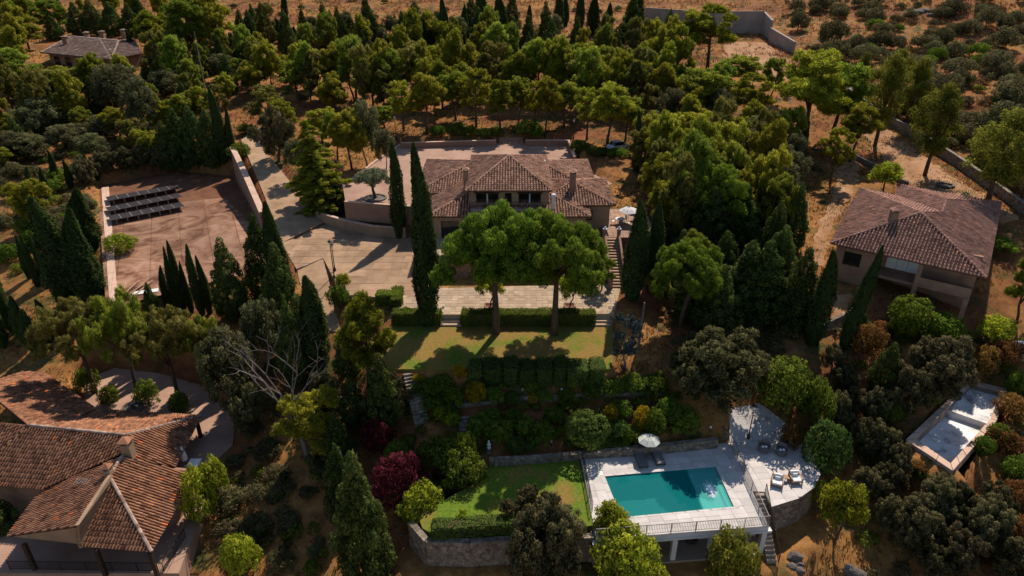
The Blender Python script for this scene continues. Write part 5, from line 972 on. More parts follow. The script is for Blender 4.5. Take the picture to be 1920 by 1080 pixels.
for i in range(3):    # grey airy trees
    reg('grey_tree', trunk_mesh('trunk', limbs(1.6, 3.6, 1.6, 6, .15, 6.2), 'grey_bark', 5), crown_mesh('crown', dome_puffs(58, 2.4, 1.4, 7.0, .62, 1.0, .35, .35, -.7), 42, .13, 'leaf_grey', .9, -.9, .8, .4), 2.4, 7.0)
for i in range(2):
    reg('olive', trunk_mesh('trunk', limbs(1.0, 2.0, 1.3, 5, .2, 3.0), 'bark'), crown_mesh('crown', dome_puffs(46, 2.2, 1.2, 3.7, .5, .8, .3, .25, -.3), 60, .1, 'leaf_olive', .9, -.8, .7, .5), 2.2, 3.7)
for i in range(3):    # tall willowy eucalyptus-like trees
    pf = []
    for k in range(70):
        t = RNG.random(); z = 4 + 9.5 * t; a = RNG.uniform(0, 6.28); q = 2.6 * math.sin(math.pi * min(1, .18 + .8 * t)) * RNG.uniform(.25, 1); pf.append(((q * math.cos(a), q * math.sin(a), z), RNG.uniform(.5, .85), 1.5))
    reg('willowy_tree', trunk_mesh('trunk', limbs(4.2, 9, 1.8, 6, .2, 13), 'bark', 5), crown_mesh('crown', pf, 34, .16, 'leaf_willow', .9, -1.2, .9, .3, .35, np.array((0, 0, -1.0))), 2.7, 14.0)
for kd, mt in (('bush', 'leaf_shrub'), ('lime_bush', 'leaf_lime'), ('clipped_bush', 'leaf_hedge'), ('yellow_bush', 'leaf_yellow'), ('purple_bush', 'leaf_purple'), ('rust_bush', 'leaf_rust'), ('scrub', 'leaf_oak'), ('olive_bush', 'leaf_willow')):
    for i in range(3 if kd in ('bush', 'scrub') else 2):
        cl = kd == 'clipped_bush'
        reg(kd, trunk_mesh('trunk', limbs(.25, .7, .6, 5, .06, 1.2), 'bark', 4), crown_mesh('crown', dome_puffs(30 if cl else 38, 1.2, 0, 1.9, .5 if cl else .36, .9, .05 if cl else .28, .15, -.6), 90 if cl else 80, .085, mt, .6 if cl else .9, -.8, .3 if cl else .6, .75), 1.2, 1.9)
for i in range(2):    # light, open-leaved small trees
    reg('light_tree', trunk_mesh('trunk', limbs(1.3, 2.6, 1.2, 6, .1, 4), 'bark', 5), crown_mesh('crown', dome_puffs(34, 1.8, 1.0, 4.5, .55, .9, .35, .3, -.5), 40, .13, 'leaf_lime', 1.0, -1, .8, .4), 1.8, 4.5)
# pampas grass and agave-like blades
def blades(n, L, wd, mat, droop=.5):
    V = []; T = []
    for k in range(n):
        a = RNG.uniform(0, 6.28); e = RNG.uniform(.25, 1.0); l = L * RNG.uniform(.7, 1.1); d = np.array((math.cos(a) * e, math.sin(a) * e, 1 - .4 * e)); s = np.array((-math.sin(a), math.cos(a), 0)) * wd; p1 = d * l * .6; p2 = d * l + np.array((0, 0, -droop * l * e))
        V += [tuple(-s), tuple(s), tuple(p1 + s * .8), tuple(-s), tuple(p1 + s * .8), tuple(p1 - s * .8), tuple(p1 - s * .8), tuple(p1 + s * .8), tuple(p2)]; T += [RNG.random()] * 9
    return mesh_data('crown', V, np.arange(len(V)).reshape(-1, 3), mat, T)
reg('pampas_grass', None, blades(160, 1.9, .03, 'leaf_olive', .7), 1.3, 1.6); reg('agave', None, blades(60, 1.2, .06, 'leaf_olive', .2), 1.0, 1.1)

NAMES = {'pine': ('pine_tree', 'pine tree'), 'tall_pine': ('pine_tree', 'pine tree'), 'stone_pine': ('stone_pine', 'pine tree'), 'open_stone_pine': ('stone_pine', 'pine tree'), 'cypress': ('cypress_tree', 'cypress'), 'conifer': ('conifer_tree', 'conifer'), 'cedar': ('cedar_tree', 'cedar'), 'blue_conifer': ('blue_conifer', 'conifer'),
  'oak': ('oak_tree', 'oak'), 'grey_tree': ('grey_leaved_tree', 'tree'), 'olive': ('olive_tree', 'olive tree'), 'willowy_tree': ('willowy_tree', 'tree'), 'bush': ('shrub', 'shrub'), 'lime_bush': ('lime_green_shrub', 'shrub'), 'clipped_bush': ('clipped_shrub', 'shrub'),
  'yellow_bush': ('yellow_shrub', 'shrub'), 'purple_bush': ('purple_shrub', 'shrub'), 'rust_bush': ('rust_coloured_shrub', 'shrub'), 'scrub': ('scrub_bush', 'bush'), 'light_tree': ('light_leaved_tree', 'tree'), 'olive_bush': ('olive_green_shrub', 'shrub'), 'pampas_grass': ('pampas_grass', 'grass'), 'agave': ('agave_plant', 'plant')}
NEXT = {}
def plant_at(kind, x, y, z, rad, h, label, group=None, lean=0.0, parts=True, mat=None):
    fs = FORMS[kind]; i = NEXT.get(kind, 0); NEXT[kind] = i + 1; tr, cr, R0, H0 = fs[i % len(fs)]
    nm, cat = NAMES[kind]; o = thing(nm, (x, y, z - 0.05), label, cat, group); o.scale = (rad / R0, rad / R0, h / H0); o.rotation_euler = (0.0, lean, 0.0) if lean else (0, 0, R.uniform(0, 6.28))
    for n_, me in (('trunk', tr), ('crown', cr)):
        if me is None: continue
        c = bpy.data.objects.new(n_, me); COL.objects.link(c); c.parent = o
    return o
def plant(kind, bx, by, ty, wd, label, group=None, lean=0.0):
    """base pixel, pixel row of the top, crown width in pixels -> a plant of that size standing there"""
    x, y, z = ground(bx, by); dep = proj(x, y, z)[2]
    d = ray(bx, ty); h = ZC + d[2] * (y / d[1]) - z
    return plant_at(kind, x, y, z, wd / 2 * dep / FOC * (.84 if kind == 'cypress' else 1), max(h, 0.5), label, group, lean)
def row(kind, group, phrase, items, lab):
    """plants that are told apart by their order in a row, counted from the left"""
    it = sorted(items); n = len(it)
    for i, t in enumerate(it):
        w_ = 'leftmost' if i == 0 else 'rightmost' if i == n - 1 else ordw(i) + ' from the left' if i < n - 6 or n < 8 else (ordw(n - 1 - i) + ' from the right')
        k = t[4] if len(t) > 4 else kind
        if 'lower right slope' in group: t = (t[0], t[1], t[2] + (t[1] - t[2]) * .12, t[3] * .78)
        if 'garden bank' in group: t = (t[0], t[1], t[2] + (t[1] - t[2]) * .3, t[3] * .9)
        plant(k, t[0], t[1], t[2], t[3] * (1.15 if 'pine' in kind else 1.15 if kind in ('grey_tree', 'conifer', 'willowy_tree') else 1.0), f'{lab}, {w_} {phrase}', group)

# --- the two stone pines, cypresses and trees around the villa
x, y, z = ground(940, 628); plant_at('stone_pine', x - .5, y, z, 5.1, 13.2, 'tall stone pine with a broad dome in front of the villa, nearer the tall cypress')
x, y, z = ground(1028, 630); plant_at('stone_pine', x + .6, y, z, 4.8, 13.0, 'tall stone pine with a broad dome in front of the villa, nearer the long stairs')
plant('cypress', 803, 610, 270, 50, 'very tall dark cypress on the lawn edge in front of the villa')
plant('cypress', 750, 447, 266, 32, 'slim dark cypress at the planting bed beside the plaza')
plant('cypress', 1185, 560, 374, 50, 'thick dark cypress beside the long stairs, the nearer of the pair'); plant('cypress', 1221, 545, 378, 38, 'dark cypress beside the long stairs, the farther of the pair')
plant('cypress', 1192, 322, 208, 20, 'lone slim cypress behind the villa, right of its roof')
plant('cedar', 612, 392, 222, 118, 'large layered yellow green cedar beside the curving driveway', None, -.12)
x, y, z = at(704, 372, 9.5); plant_at('olive', x, y, z, 2.5, 4.2, 'olive tree in a round bed on the rear court'); tag(MB().lathe((x, y, z - .05), [(1.55, 0), (1.55, .22), (1.3, .22), (1.3, .1)], 18).obj('tree_bed', 'rock'), 'round stone edged bed under the olive tree', 'tree bed')
plant('blue_conifer', 1172, 690, 580, 64, 'blue grey conifer with a bare trunk beside the upper lawn'); plant('stone_pine', 1275, 612, 462, 124, 'large round pine right of the cypress pair'); plant('pine', 1232, 570, 500, 56, 'small round pine between the cypress pair and blue conifer')
plant('pine', 1128, 545, 480, 50, 'small pine at the foot of the long stairs')
plant('oak', 1338, 742, 628, 164, 'very large grey green oak above the swimming pool')
for (x, y, z), s in zip(PLANTERS, ('nearer the tall cypress', 'nearer the long stairs')): plant_at('light_tree', x, y, z, 1.5, 3.9, 'young leafy tree in the terrace planter ' + s)
# --- grove behind the villa
row('tall_pine', 'pines in the front row of the grove', 'in the grove front row', [(722, 240, 198, 36), (757, 246, 152, 52), (800, 250, 140, 62), (855, 226, 132, 54), (893, 240, 128, 58), (938, 247, 150, 46), (972, 232, 143, 42), (1003, 240, 152, 38), (1022, 256, 146, 44), (1058, 240, 152, 50), (1100, 262, 165, 50), (1137, 278, 158, 68), (1172, 264, 178, 48)], 'bare trunked pine behind the villa')
row('pine', 'pines in the rear rows of the grove', 'in the grove rear rows', [(640, 180, 85, 54), (668, 190, 72, 64), (700, 200, 105, 54), (735, 205, 100, 58), (782, 190, 82, 74), (830, 205, 118, 54), (866, 195, 126, 48), (925, 190, 82, 68), (965, 200, 103, 54), (1003, 190, 78, 68), (1040, 195, 72, 58), (1075, 200, 110, 54), (1110, 200, 92, 54), (1165, 205, 98, 58), (1200, 215, 92, 66), (1240, 222, 122, 62), (1218, 165, 72, 52), (810, 150, 85, 40), (885, 160, 95, 46), (960, 150, 88, 44), (1090, 160, 80, 48), (1135, 170, 90, 46), (715, 150, 78, 44), (750, 165, 100, 40)], 'round pine behind the villa')
row('pine', 'pines along the driveway', 'among the driveway pines', [(480, 178, 116, 52), (505, 238, 162, 64), (535, 256, 188, 58), (562, 190, 116, 60), (590, 165, 92, 46), (602, 192, 98, 58), (626, 218, 140, 54), (605, 268, 205, 50), (633, 300, 214, 44), (660, 318, 210, 60), (455, 160, 112, 40), (545, 160, 105, 44)], 'bright green pine')
plant('grey_tree', 690, 314, 186, 54, 'grey leaved open tree left of the rear court'); plant('oak', 522, 305, 200, 70, 'dark spreading oak where the driveway bends'); plant('grey_tree', 560, 330, 260, 44, 'thin grey tree beside the cedar'); plant('grey_tree', 725, 320, 240, 36, 'small grey tree at the kerb of the rear court')
# --- right of the villa
row('pine', 'pines on the slope right of the villa', 'right of the villa', [(1200, 335, 245, 62), (1228, 395, 292, 64), (1282, 300, 212, 86), (1245, 330, 262, 60), (1335, 350, 252, 70), (1375, 410, 322, 60), (1295, 545, 440, 60), (1250, 460, 340, 66), (1270, 400, 310, 60), (1210, 300, 215, 50), (1290, 262, 180, 60), (1345, 300, 215, 56)], 'dense green pine')
plant('stone_pine', 1312, 455, 306, 135, 'bright green broad headed pine on the slope right of the villa')
row('tall_pine', 'big pines at the dry plot', 'of the pines by the dry plot', [(1290, 126, 20, 64), (1326, 132, 8, 80), (1310, 236, 128, 88), (1400, 238, 138, 74), (1386, 168, 104, 64), (1500, 282, 96, 118), (1556, 268, 114, 84), (1592, 305, 196, 62), (1556, 345, 240, 54), (1262, 190, 48, 56), (1345, 180, 120, 50)], 'tall bright pine')
row('grey_tree', 'grey trees on the shady slope', 'on the shady slope', [(1385, 350, 240, 56), (1440, 365, 264, 64), (1452, 400, 300, 60), (1478, 330, 250, 50), (1420, 420, 330, 56), (1350, 470, 380, 50), (1330, 420, 360, 44)], 'dull grey green tree')
row('conifer', 'dark conifers on the shady slope', 'on the shady slope', [(1420, 600, 448, 96), (1385, 590, 470, 74), (1480, 470, 340, 50), (1450, 560, 420, 64), (1345, 560, 430, 60), (1480, 620, 520, 60), (1330, 620, 540, 60)], 'dark green conifer')
plant('cypress', 1522, 645, 468, 46, 'dark cypress left of the right-hand house'); plant('cypress', 1580, 655, 458, 32, 'leaning slim cypress in front of the right-hand house', lean=0.10); plant('cypress', 1503, 296, 226, 16, 'thin dark cypress among the big bright pines')
row('willowy_tree', 'tall willowy trees along the stone wall', 'along the stone wall', [(1640, 275, 95, 76), (1700, 245, 112, 70), (1733, 330, 152, 84), (1850, 385, 205, 115), (1915, 372, 208, 80), (1668, 205, 92, 56), (1605, 200, 100, 40)], 'tall willowy tree')
plant('light_tree', 1655, 362, 305, 60, 'thin light green shrub tree behind the right-hand roof'); plant('agave', 1810, 368, 356, 30, 'spiky plant at the back of the right-hand roof')
# --- along the top edge
row('cypress', 'dark cypresses along the top of the grove', 'in the row along the top', [(536, 36, -20, 14), (835, 122, -5, 26), (872, 80, 8, 17), (905, 82, -30, 30), (937, 82, -12, 32), (992, 56, 8, 13), (1046, 60, -20, 22), (1060, 48, -12, 14), (1086, 58, -20, 20), (1112, 66, -8, 28), (1140, 56, 5, 18), (1190, 66, -15, 40), (545, 82, 30, 14), (475, 102, 52, 14), (500, 98, 38, 14)], 'dark cypress')
row('conifer', 'dark conifers behind the grove', 'behind the grove', [(850, 130, 28, 46), (1222, 90, 36, 42), (885, 70, -10, 36), (780, 70, 0, 40), (1165, 80, 40, 40), (700, 85, 20, 40), (660, 78, 30, 36), (620, 90, 30, 40), (1255, 96, 50, 40), (760, 100, 45, 36), (960, 100, 48, 40), (1030, 110, 60, 36), (685, 108, 55, 40), (800, 110, 50, 34), (730, 105, 62, 34)], 'dark conifer')
row('cypress', 'clipped cypress hedge on the dry hill', 'of the cypress hedge on the dry hill', [(448 + k * 10.5 + (k * 5) % 4, 74 - 0.5 * (k % 3) + k * .7, 34 + (k * 11) % 19, 11 + (k * 7) % 6) for k in range(19)], 'small dark cypress')
# --- upper left woodland
plant('tall_pine', 365, 122, -8, 76, 'tall pine right of the distant house, the nearer of two'); plant('tall_pine', 413, 114, -12, 68, 'tall pine right of the distant house, the farther of two'); plant('cypress', 250, 108, 54, 14, 'slim cypress at the corner of the distant house')
row('pine', 'pines left of the distant house', 'near the distant house', [(35, 48, -4, 44), (100, 62, 2, 62), (55, 92, 32, 52), (290, 100, 24, 60), (25, 176, 95, 86), (85, 192, 138, 76), (150, 202, 130, 98), (42, 208, 155, 40), (120, 180, 125, 60), (190, 190, 140, 60), (10, 130, 70, 50)], 'green pine')
row('conifer', 'dark conifers around the distant house', 'around the distant house', [(150, 66, 2, 36), (180, 64, -4, 40), (215, 66, 2, 40), (250, 70, 4, 36), (105, 75, 28, 34), (305, 130, 70, 40), (335, 100, 30, 40), (440, 112, 60, 36), (395, 140, 85, 34), (10, 100, 30, 40), (430, 160, 100, 36), (455, 130, 80, 32), (285, 150, 100, 36)], 'dark conifer')
row('grey_tree', 'grey trees in the upper left woodland', 'in the upper left woodland', [(232, 222, 118, 70), (276, 256, 145, 58), (82, 264, 184, 68), (30, 302, 246, 56), (62, 300, 252, 64), (130, 284, 232, 56), (320, 190, 130, 60), (360, 175, 120, 50), (200, 262, 215, 50), (110, 250, 205, 46), (420, 150, 100, 40), (180, 300, 250, 50)], 'grey green open tree')
row('pine', 'small pines in the left woodland', 'in the left woodland', [(162, 260, 204, 40), (226, 258, 204, 50), (285, 302, 244, 46), (312, 252, 190, 48), (345, 245, 180, 48), (380, 230, 164, 46), (8, 322, 280, 46), (75, 432, 338, 66), (255, 285, 225, 40), (140, 240, 195, 40), (415, 220, 160, 40), (55, 245, 200, 40), (18, 262, 215, 40)], 'small bright pine')
row('conifer', 'dark trees along the back of the tennis court', 'behind the tennis court', [(345, 314, 200, 54), (374, 315, 196, 56), (402, 313, 202, 50), (320, 316, 225, 46), (425, 300, 215, 36)], 'very dark dense conifer')
plant('cypress', 420, 306, 163, 24, 'tall thin cypress at the corner of the tennis court'); plant('cypress', 438, 292, 202, 16, 'short cypress at the corner of the tennis court')
row('oak', 'dark shrubs along the tennis court', 'along the tennis court back edge', [(200, 326, 284, 44), (235, 322, 278, 44), (270, 320, 272, 44), (300, 318, 272, 44), (165, 345, 300, 40)], 'dark bushy oak')
row('cypress', 'small cypresses left of the tennis court', 'left of the tennis court', [(108, 342, 282, 15), (134, 352, 300, 15), (170, 340, 288, 15), (64, 364, 312, 15), (94, 374, 314, 15), (184, 338, 300, 13), (56, 522, 440, 15), (72, 537, 440, 17), (86, 532, 442, 15)], 'small slim cypress')
# --- left middle
plant('cypress', 132, 572, 368, 64, 'big dark cypress left of the tennis court, nearest the edge'); plant('cypress', 182, 578, 392, 58, 'big dark cypress touching the tennis court edge'); plant('cypress', 172, 470, 352, 52, 'big dark cypress behind the others left of the tennis court')
row('cypress', 'cypresses at the far left edge', 'at the far left edge', [(8, 585, 500, 26), (26, 622, 540, 26), (48, 642, 556, 28), (72, 662, 580, 34), (8, 650, 565, 28), (95, 640, 560, 26)], 'dark cypress')
row('cypress', 'slim cypresses in front of the tennis court', 'in front of the tennis court', [(322, 588, 498, 19), (346, 592, 451, 21), (360, 588, 490, 15), (380, 590, 457, 22), (394, 588, 478, 18), (336, 590, 462, 15)], 'slim dark cypress')
plant('conifer', 442, 598, 442, 76, 'broad dark conifer at the front corner of the tennis court'); plant('conifer', 292, 600, 528, 34, 'small fir beside the timber poles')
plant('cypress', 532, 565, 378, 44, 'pointed dark cypress where the wall meets the plaza'); plant('conifer', 500, 560, 398, 70, 'dense dark conifer at the end of the tennis court wall'); plant('conifer', 540, 630, 452, 88, 'large dark conifer left of the plaza'); plant('cypress', 598, 700, 515, 60, 'thick dark cypress beside the descending path'); plant('conifer', 560, 720, 560, 66, 'dark conifer below the thick cypress')
def stone_pine(bx, by, cx, ty, wd, label):
    x, y, z = ground(bx, by); dep = proj(x, y, z)[2]; d = ray(cx, ty); h = ZC + d[2] * (y / d[1]) - z; plant_at('open_stone_pine', x + (cx - bx) * dep / FOC * .6, y, z, wd / 2 * dep / FOC * .88, h, label)
stone_pine(203, 738, 165, 568, 150, 'spreading stone pine at the gravel yard, nearest the left edge'); stone_pine(278, 750, 250, 552, 126, 'spreading stone pine in the middle of the gravel yard group'); stone_pine(337, 750, 335, 586, 136, 'spreading stone pine over the gravel yard bushes'); stone_pine(400, 735, 402, 594, 84, 'smaller stone pine at the end of the gravel yard group')
row('bush', 'round bushes in the gravel yard', 'in the gravel yard', [(210, 757, 724, 40), (282, 757, 715, 44), (340, 775, 738, 38), (170, 735, 690, 40)], 'round green bush under the stone pines')
plant('grey_tree', 445, 790, 620, 100, 'large dark open tree right of the gravel yard'); plant('oak', 470, 810, 720, 70, 'dark oak beside the dead tree'); plant('grey_tree', 505, 700, 560, 70, 'dull tree behind the dead branches'); plant('pine', 590, 865, 745, 116, 'bright green pine at the foot of the dead tree'); plant('oak', 620, 790, 700, 60, 'small dark oak by the descending path')
plant('pine', 692, 722, 566, 118, 'large round pine below the plaza'); plant('conifer', 722, 800, 660, 80, 'bright sided conifer beside the garden steps'); plant('conifer', 692, 1105, 842, 118, 'big yellowish conifer in the lower middle beside the track'); plant('conifer', 645, 960, 830, 70, 'shadowed conifer behind the big yellowish one')
# dead tree
x, y, z = ground(578, 858); dt = thing('dead_tree', (x, y, z - .1), 'bare dead grey tree with forked white branches', 'dead tree'); m = MB(); br = []
def grow_branch(p, d, L, r, dep_):
    d = unit(np.array(d) + RNG.normal(size=3) * .16); q = p + d * L * .5; e = q + unit(d + RNG.normal(size=3) * .2) * L * .5; m.tube([p, q, e], [r, r * .75, r * .5], 5)
    if dep_ > 0:
        for k in range(3 if dep_ > 1 else 2): grow_branch(e if k < 2 else q, d * 1.1 + RNG.normal(size=3) * .45 + np.array((0, 0, .3)), L * RNG.uniform(.5, .7), r * .55, dep_ - 1)
base = np.array((x, y, z)); fork = base + (-.9, .2, 4.6); m.tube([base + (0, 0, -.3), base + (-.2, 0, 1.8), fork], [.3, .23, .17], 7)
for d in ((-.35, .2, 1.0), (-.1, .1, 1), (.22, -.05, 1.1), (-.5, -.1, 1.0)): grow_branch(fork, d, 4.4, .11, 3)
m.obj('trunk', 'grey_bark', dt)
x, y, z = ground(606, 700); dt = thing('dead_tree', (x, y, z), 'thin bare sapling on the descending path', 'dead tree'); m = MB(); grow_branch(np.array((x, y, z - .1)), (0, 0, 1), 4.0, .07, 2); m.obj('trunk', 'grey_bark', dt)
x, y, z = ground(1196, 655); dt = thing('bare_trunk', (x, y, z), 'tall bare grey trunk beside the blue conifer', 'dead tree'); m = MB(); m.tube([(x, y, z - .2), (x + .1, y, z + 3), (x + .2, y, z + 5.2)], [.16, .13, .08], 7); m.obj('trunk', 'grey_bark', dt)
# --- near left shrubs
plant('lime_bush', 458, 1076, 1006, 64, 'yellow green round shrub on the dry slope, bottom left'); plant('lime_bush', 388, 985, 880, 66, 'tall yellow green shrub against the near porch'); plant('light_tree', 415, 960, 860, 50, 'feathery light shrub beside the near porch'); plant('conifer', 8, 1010, 890, 70, 'dark conifer at the left edge beside the near house'); plant('lime_bush', 20, 1060, 1030, 50, 'low yellow green shrub at the left edge below the near roof')
# --- garden between lawn and pool
for t in (('purple_bush', 750, 948, 858, 92, 'large purple leaved shrub beside the lower lawn'), ('purple_bush', 712, 845, 786, 64, 'purple leaved shrub on the track edge'), ('purple_bush', 832, 912, 872, 34, 'small purple shrub among green bushes by the lawn'),
  ('lime_bush', 792, 985, 912, 78, 'feathery yellow green shrub at the corner of the lower lawn'), ('bush', 835, 880, 828, 84, 'broad green shrub behind the purple one'), ('bush', 872, 915, 850, 80, 'broad green shrub beside the lower lawn'), ('lime_bush', 872, 866, 814, 50, 'golden green shrub above the lower lawn'), ('bush', 745, 882, 832, 52, 'green shrub between the two purple shrubs'), ('bush', 820, 945, 905, 50, 'low green shrub at the lawn edge'),
  ('yellow_bush', 893, 756, 716, 38, 'bright yellow shrub in front of the clipped hedge'), ('yellow_bush', 862, 712, 684, 26, 'small yellow shrub at the end of the clipped hedge'), ('yellow_bush', 786, 718, 702, 20, 'small yellow shrub beside the winding steps'), ('yellow_bush', 1145, 790, 760, 32, 'golden shrub above the pool, nearer the lawn'), ('yellow_bush', 1202, 800, 764, 36, 'golden shrub above the pool parasol'), ('yellow_bush', 1000, 752, 738, 26, 'low golden shrub on the garden path edge'), ('lime_bush', 1048, 818, 800, 16, 'tiny golden shrub beside the big clipped mound'),
  ('lime_bush', 825, 785, 762, 26, 'light green shrub beside the winding steps'), ('lime_bush', 848, 800, 776, 30, 'light green shrub beside the small dark steps'), ('clipped_bush', 1100, 830, 778, 78, 'large clipped green mound above the low stone wall'), ('clipped_bush', 968, 848, 820, 34, 'round clipped ball beside the low stone wall'), ('clipped_bush', 1132, 832, 808, 32, 'round clipped ball under the large green mound'), ('clipped_bush', 1160, 820, 790, 38, 'oval clipped bush beside the large green mound'), ('clipped_bush', 1068, 835, 818, 24, 'small clipped ball in front of the large mound'), ('clipped_bush', 996, 845, 825, 24, 'small clipped ball beside the larger one'),
  ('bush', 1180, 828, 800, 40, 'low green bush left of the pool parasol'), ('bush', 1225, 815, 770, 46, 'green bush behind the pool parasol'), ('bush', 1165, 780, 752, 40, 'green bush between the golden shrubs'), ('bush', 1280, 812, 765, 60, 'dark bush under the big oak'), ('bush', 1250, 790, 750, 50, 'dark bush beside the big oak'), ('pampas_grass', 896, 902, 870, 40, 'pampas grass clump with pale plumes at the lawn corner'),
  ('light_tree', 869, 992, 958, 26, 'small young tree on the lower lawn'), ('oak', 992, 990, 915, 80, 'dark round shrub on the front edge of the lower lawn')): plant(*t)
row('bush', 'dark shrubs of the shady garden bank', 'on the shady garden bank', [(800, 740, 700, 54), (830, 735, 692, 50), (812, 765, 728, 50), (850, 760, 712, 50), (925, 755, 715, 44), (900, 820, 765, 60), (935, 830, 775, 60), (960, 800, 760, 50), (985, 815, 770, 50), (1015, 832, 778, 56), (1040, 790, 755, 46), (920, 790, 758, 44), (1060, 770, 745, 40), (1020, 752, 725, 40), (1060, 748, 722, 40), (1110, 745, 715, 44), (1150, 740, 700, 50), (1190, 735, 690, 56), (1230, 735, 690, 56), (960, 756, 728, 36)], 'dark green shrub')
# --- pool surroundings and front edge
for t in (('oak', 1020, 1105, 958, 126, 'grey green olive-like tree in front of the lower lawn wall'), ('grey_tree', 1058, 1045, 950, 60, 'grey bushy tree beside the pool deck corner'), ('light_tree', 1140, 1035, 945, 62, 'light leaved small tree at the corner of the pool deck'), ('lime_bush', 1172, 1100, 1000, 124, 'yellow green leafy tree below the pool deck'), ('olive_bush', 1365, 1110, 1002, 98, 'olive yellow bush below the pool loggia'), ('clipped_bush', 1538, 885, 796, 78, 'round clipped green bush beside the rounded deck', ), ('bush', 1465, 766, 676, 100, 'tall green shrub mass behind the rounded deck'), ('bush', 1520, 800, 712, 60, 'yellowish shrub behind the round clipped bush'), ('rust_bush', 1480, 838, 795, 36, 'small reddish shrub behind the rattan chairs'), ('light_tree', 1562, 1022, 908, 76, 'fresh green small tree on the dry slope right of the pool'), ('light_tree', 1530, 960, 905, 44, 'small green shrub at the foot of the rounded wall')): plant(*t)
for t in (('rust_bush', 1620, 662, 612, 60, 'rust coloured shrub beside the leaning cypress'), ('rust_bush', 1838, 702, 650, 56, 'orange brown shrub near the empty pool, farther left'), ('rust_bush', 1880, 680, 640, 60, 'orange brown shrub near the white topped block'), ('bush', 1700, 620, 560, 90, 'dark shrub mass in front of the shaded porch'), ('bush', 1760, 640, 590, 80, 'dark shrub below the porch pillar'), ('lime_bush', 1862, 640, 596, 64, 'yellow green shrub right of the porch'), ('lime_bush', 1690, 632, 580, 46, 'yellow green shrub under the porch'), ('conifer', 1650, 740, 640, 64, 'dull brown green conifer beside the rust shrub'), ('oak', 1745, 742, 632, 122, 'wide brown green oak above the empty pool'), ('oak', 1690, 770, 690, 80, 'dark oak left of the wide brown one'), ('bush', 1870, 470, 445, 60, 'green shrub right of the hillside house'), ('conifer', 1610, 620, 585, 40, 'small conifer on the bank under the hillside house'), ('pine', 1905, 610, 480, 70, 'small pine right of the hillside house')): plant(*t)
row('oak', 'holm oaks on the lower right slope', 'on the lower right slope', [(1565, 800, 735, 70), (1600, 780, 725, 60), (1645, 860, 790, 84), (1622, 940, 880, 80), (1668, 898, 822, 74), (1700, 1020, 930, 120), (1745, 975, 895, 96), (1665, 1000, 930, 80), (1835, 1020, 935, 110), (1780, 1075, 985, 110), (1735, 1080, 1010, 90), (1610, 850, 780, 60), (1790, 955, 905, 60), (1880, 1080, 1000, 100), (1800, 980, 910, 80), (1650, 930, 860, 70), (1860, 960, 900, 70), (1640, 790, 720, 64), (1580, 730, 680, 60), (1560, 690, 640, 50)], 'dark grey green oak')
row('rust_bush', 'rust coloured shrubs at the right edge', 'at the right edge', [(1895, 780, 745, 60), (1900, 950, 905, 60), (1880, 850, 810, 60), (1905, 1010, 970, 50)], 'rusty dry shrub')
row('bush', 'green bushes at the right edge', 'near the empty pool', [(1870, 830, 800, 50), (1840, 850, 822, 40), (1900, 740, 700, 40), (1895, 900, 860, 50), (1660, 790, 750, 50)], 'dull green bush')

# --- clipped hedges
def hedge(name, a, b, wd, z, h, label, mat='leaf_hedge', group=None, dens=230):
    a, b = np.array(a[:2]), np.array(b[:2]); L = np.linalg.norm(b - a); u = (b - a) / L; n = np.array((-u[1], u[0])); S = []
    for fa, (w1, w2), org, e1, e2, nn in (('t', (L, wd), (0, -wd / 2, h), (1, 0, 0), (0, 1, 0), (0, 0, 1)), ('f', (L, h), (0, -wd / 2, 0), (1, 0, 0), (0, 0, 1), (0, -1, 0)), ('b', (L, h), (0, wd / 2, 0), (1, 0, 0), (0, 0, 1), (0, 1, 0)), ('l', (wd, h), (0, -wd / 2, 0), (0, 1, 0), (0, 0, 1), (-1, 0, 0)), ('r', (wd, h), (L, -wd / 2, 0), (0, 1, 0), (0, 0, 1), (1, 0, 0))):
        k = int(w1 * w2 * dens); p = np.array(org) + RNG.random((k, 1)) * w1 * np.array(e1) + RNG.random((k, 1)) * w2 * np.array(e2) + np.array(nn) * RNG.normal(0, .06, (k, 1)) + np.sin(p_ := RNG.random((k, 1)) * 0) ; p += np.array(nn) * (.06 * np.sin(p[:, :1] * 2.3) + .05 * np.sin(p[:, 2:3] * 3 + p[:, :1])); S.append((p, np.tile(np.array(nn, float), (k, 1))))
    P = np.concatenate([s[0] for s in S]); N = np.concatenate([s[1] for s in S]); V, sm = leaf_tris(P, N, .095, .8)
    M = np.array([[u[0], n[0], 0], [u[1], n[1], 0], [0, 0, 1]]); V = V @ M.T; sm = sm @ M.T; o = thing(name, (*a, z), label, 'hedge', group)
    for nm, me in (('foliage', mesh_data('foliage', V, np.arange(len(V)).reshape(-1, 3), mat, np.repeat(np.clip(.5 + RNG.normal(0, .22, len(P)), 0, 1), 3), normals=sm)), ('branches', None)):
        if me: c = bpy.data.objects.new(nm, me); COL.objects.link(c); c.parent = o
    m = MB(); m.beam(np.array(a) + u * .12, np.array(b) - u * .12, wd - .26, z, z + h - .12); m.obj('solid_core', 'bark', o)  # unseen solid box, added to stop light and view passing through the leaves
q = lambda px, py, z: at(px, py, z)
hedge('hedge', q(866, 606, 5.0), q(1114, 606, 5.0), 1.3, 4.9, 1.55, 'long clipped hedge between the terrace and the upper lawn', 'leaf_shrub')
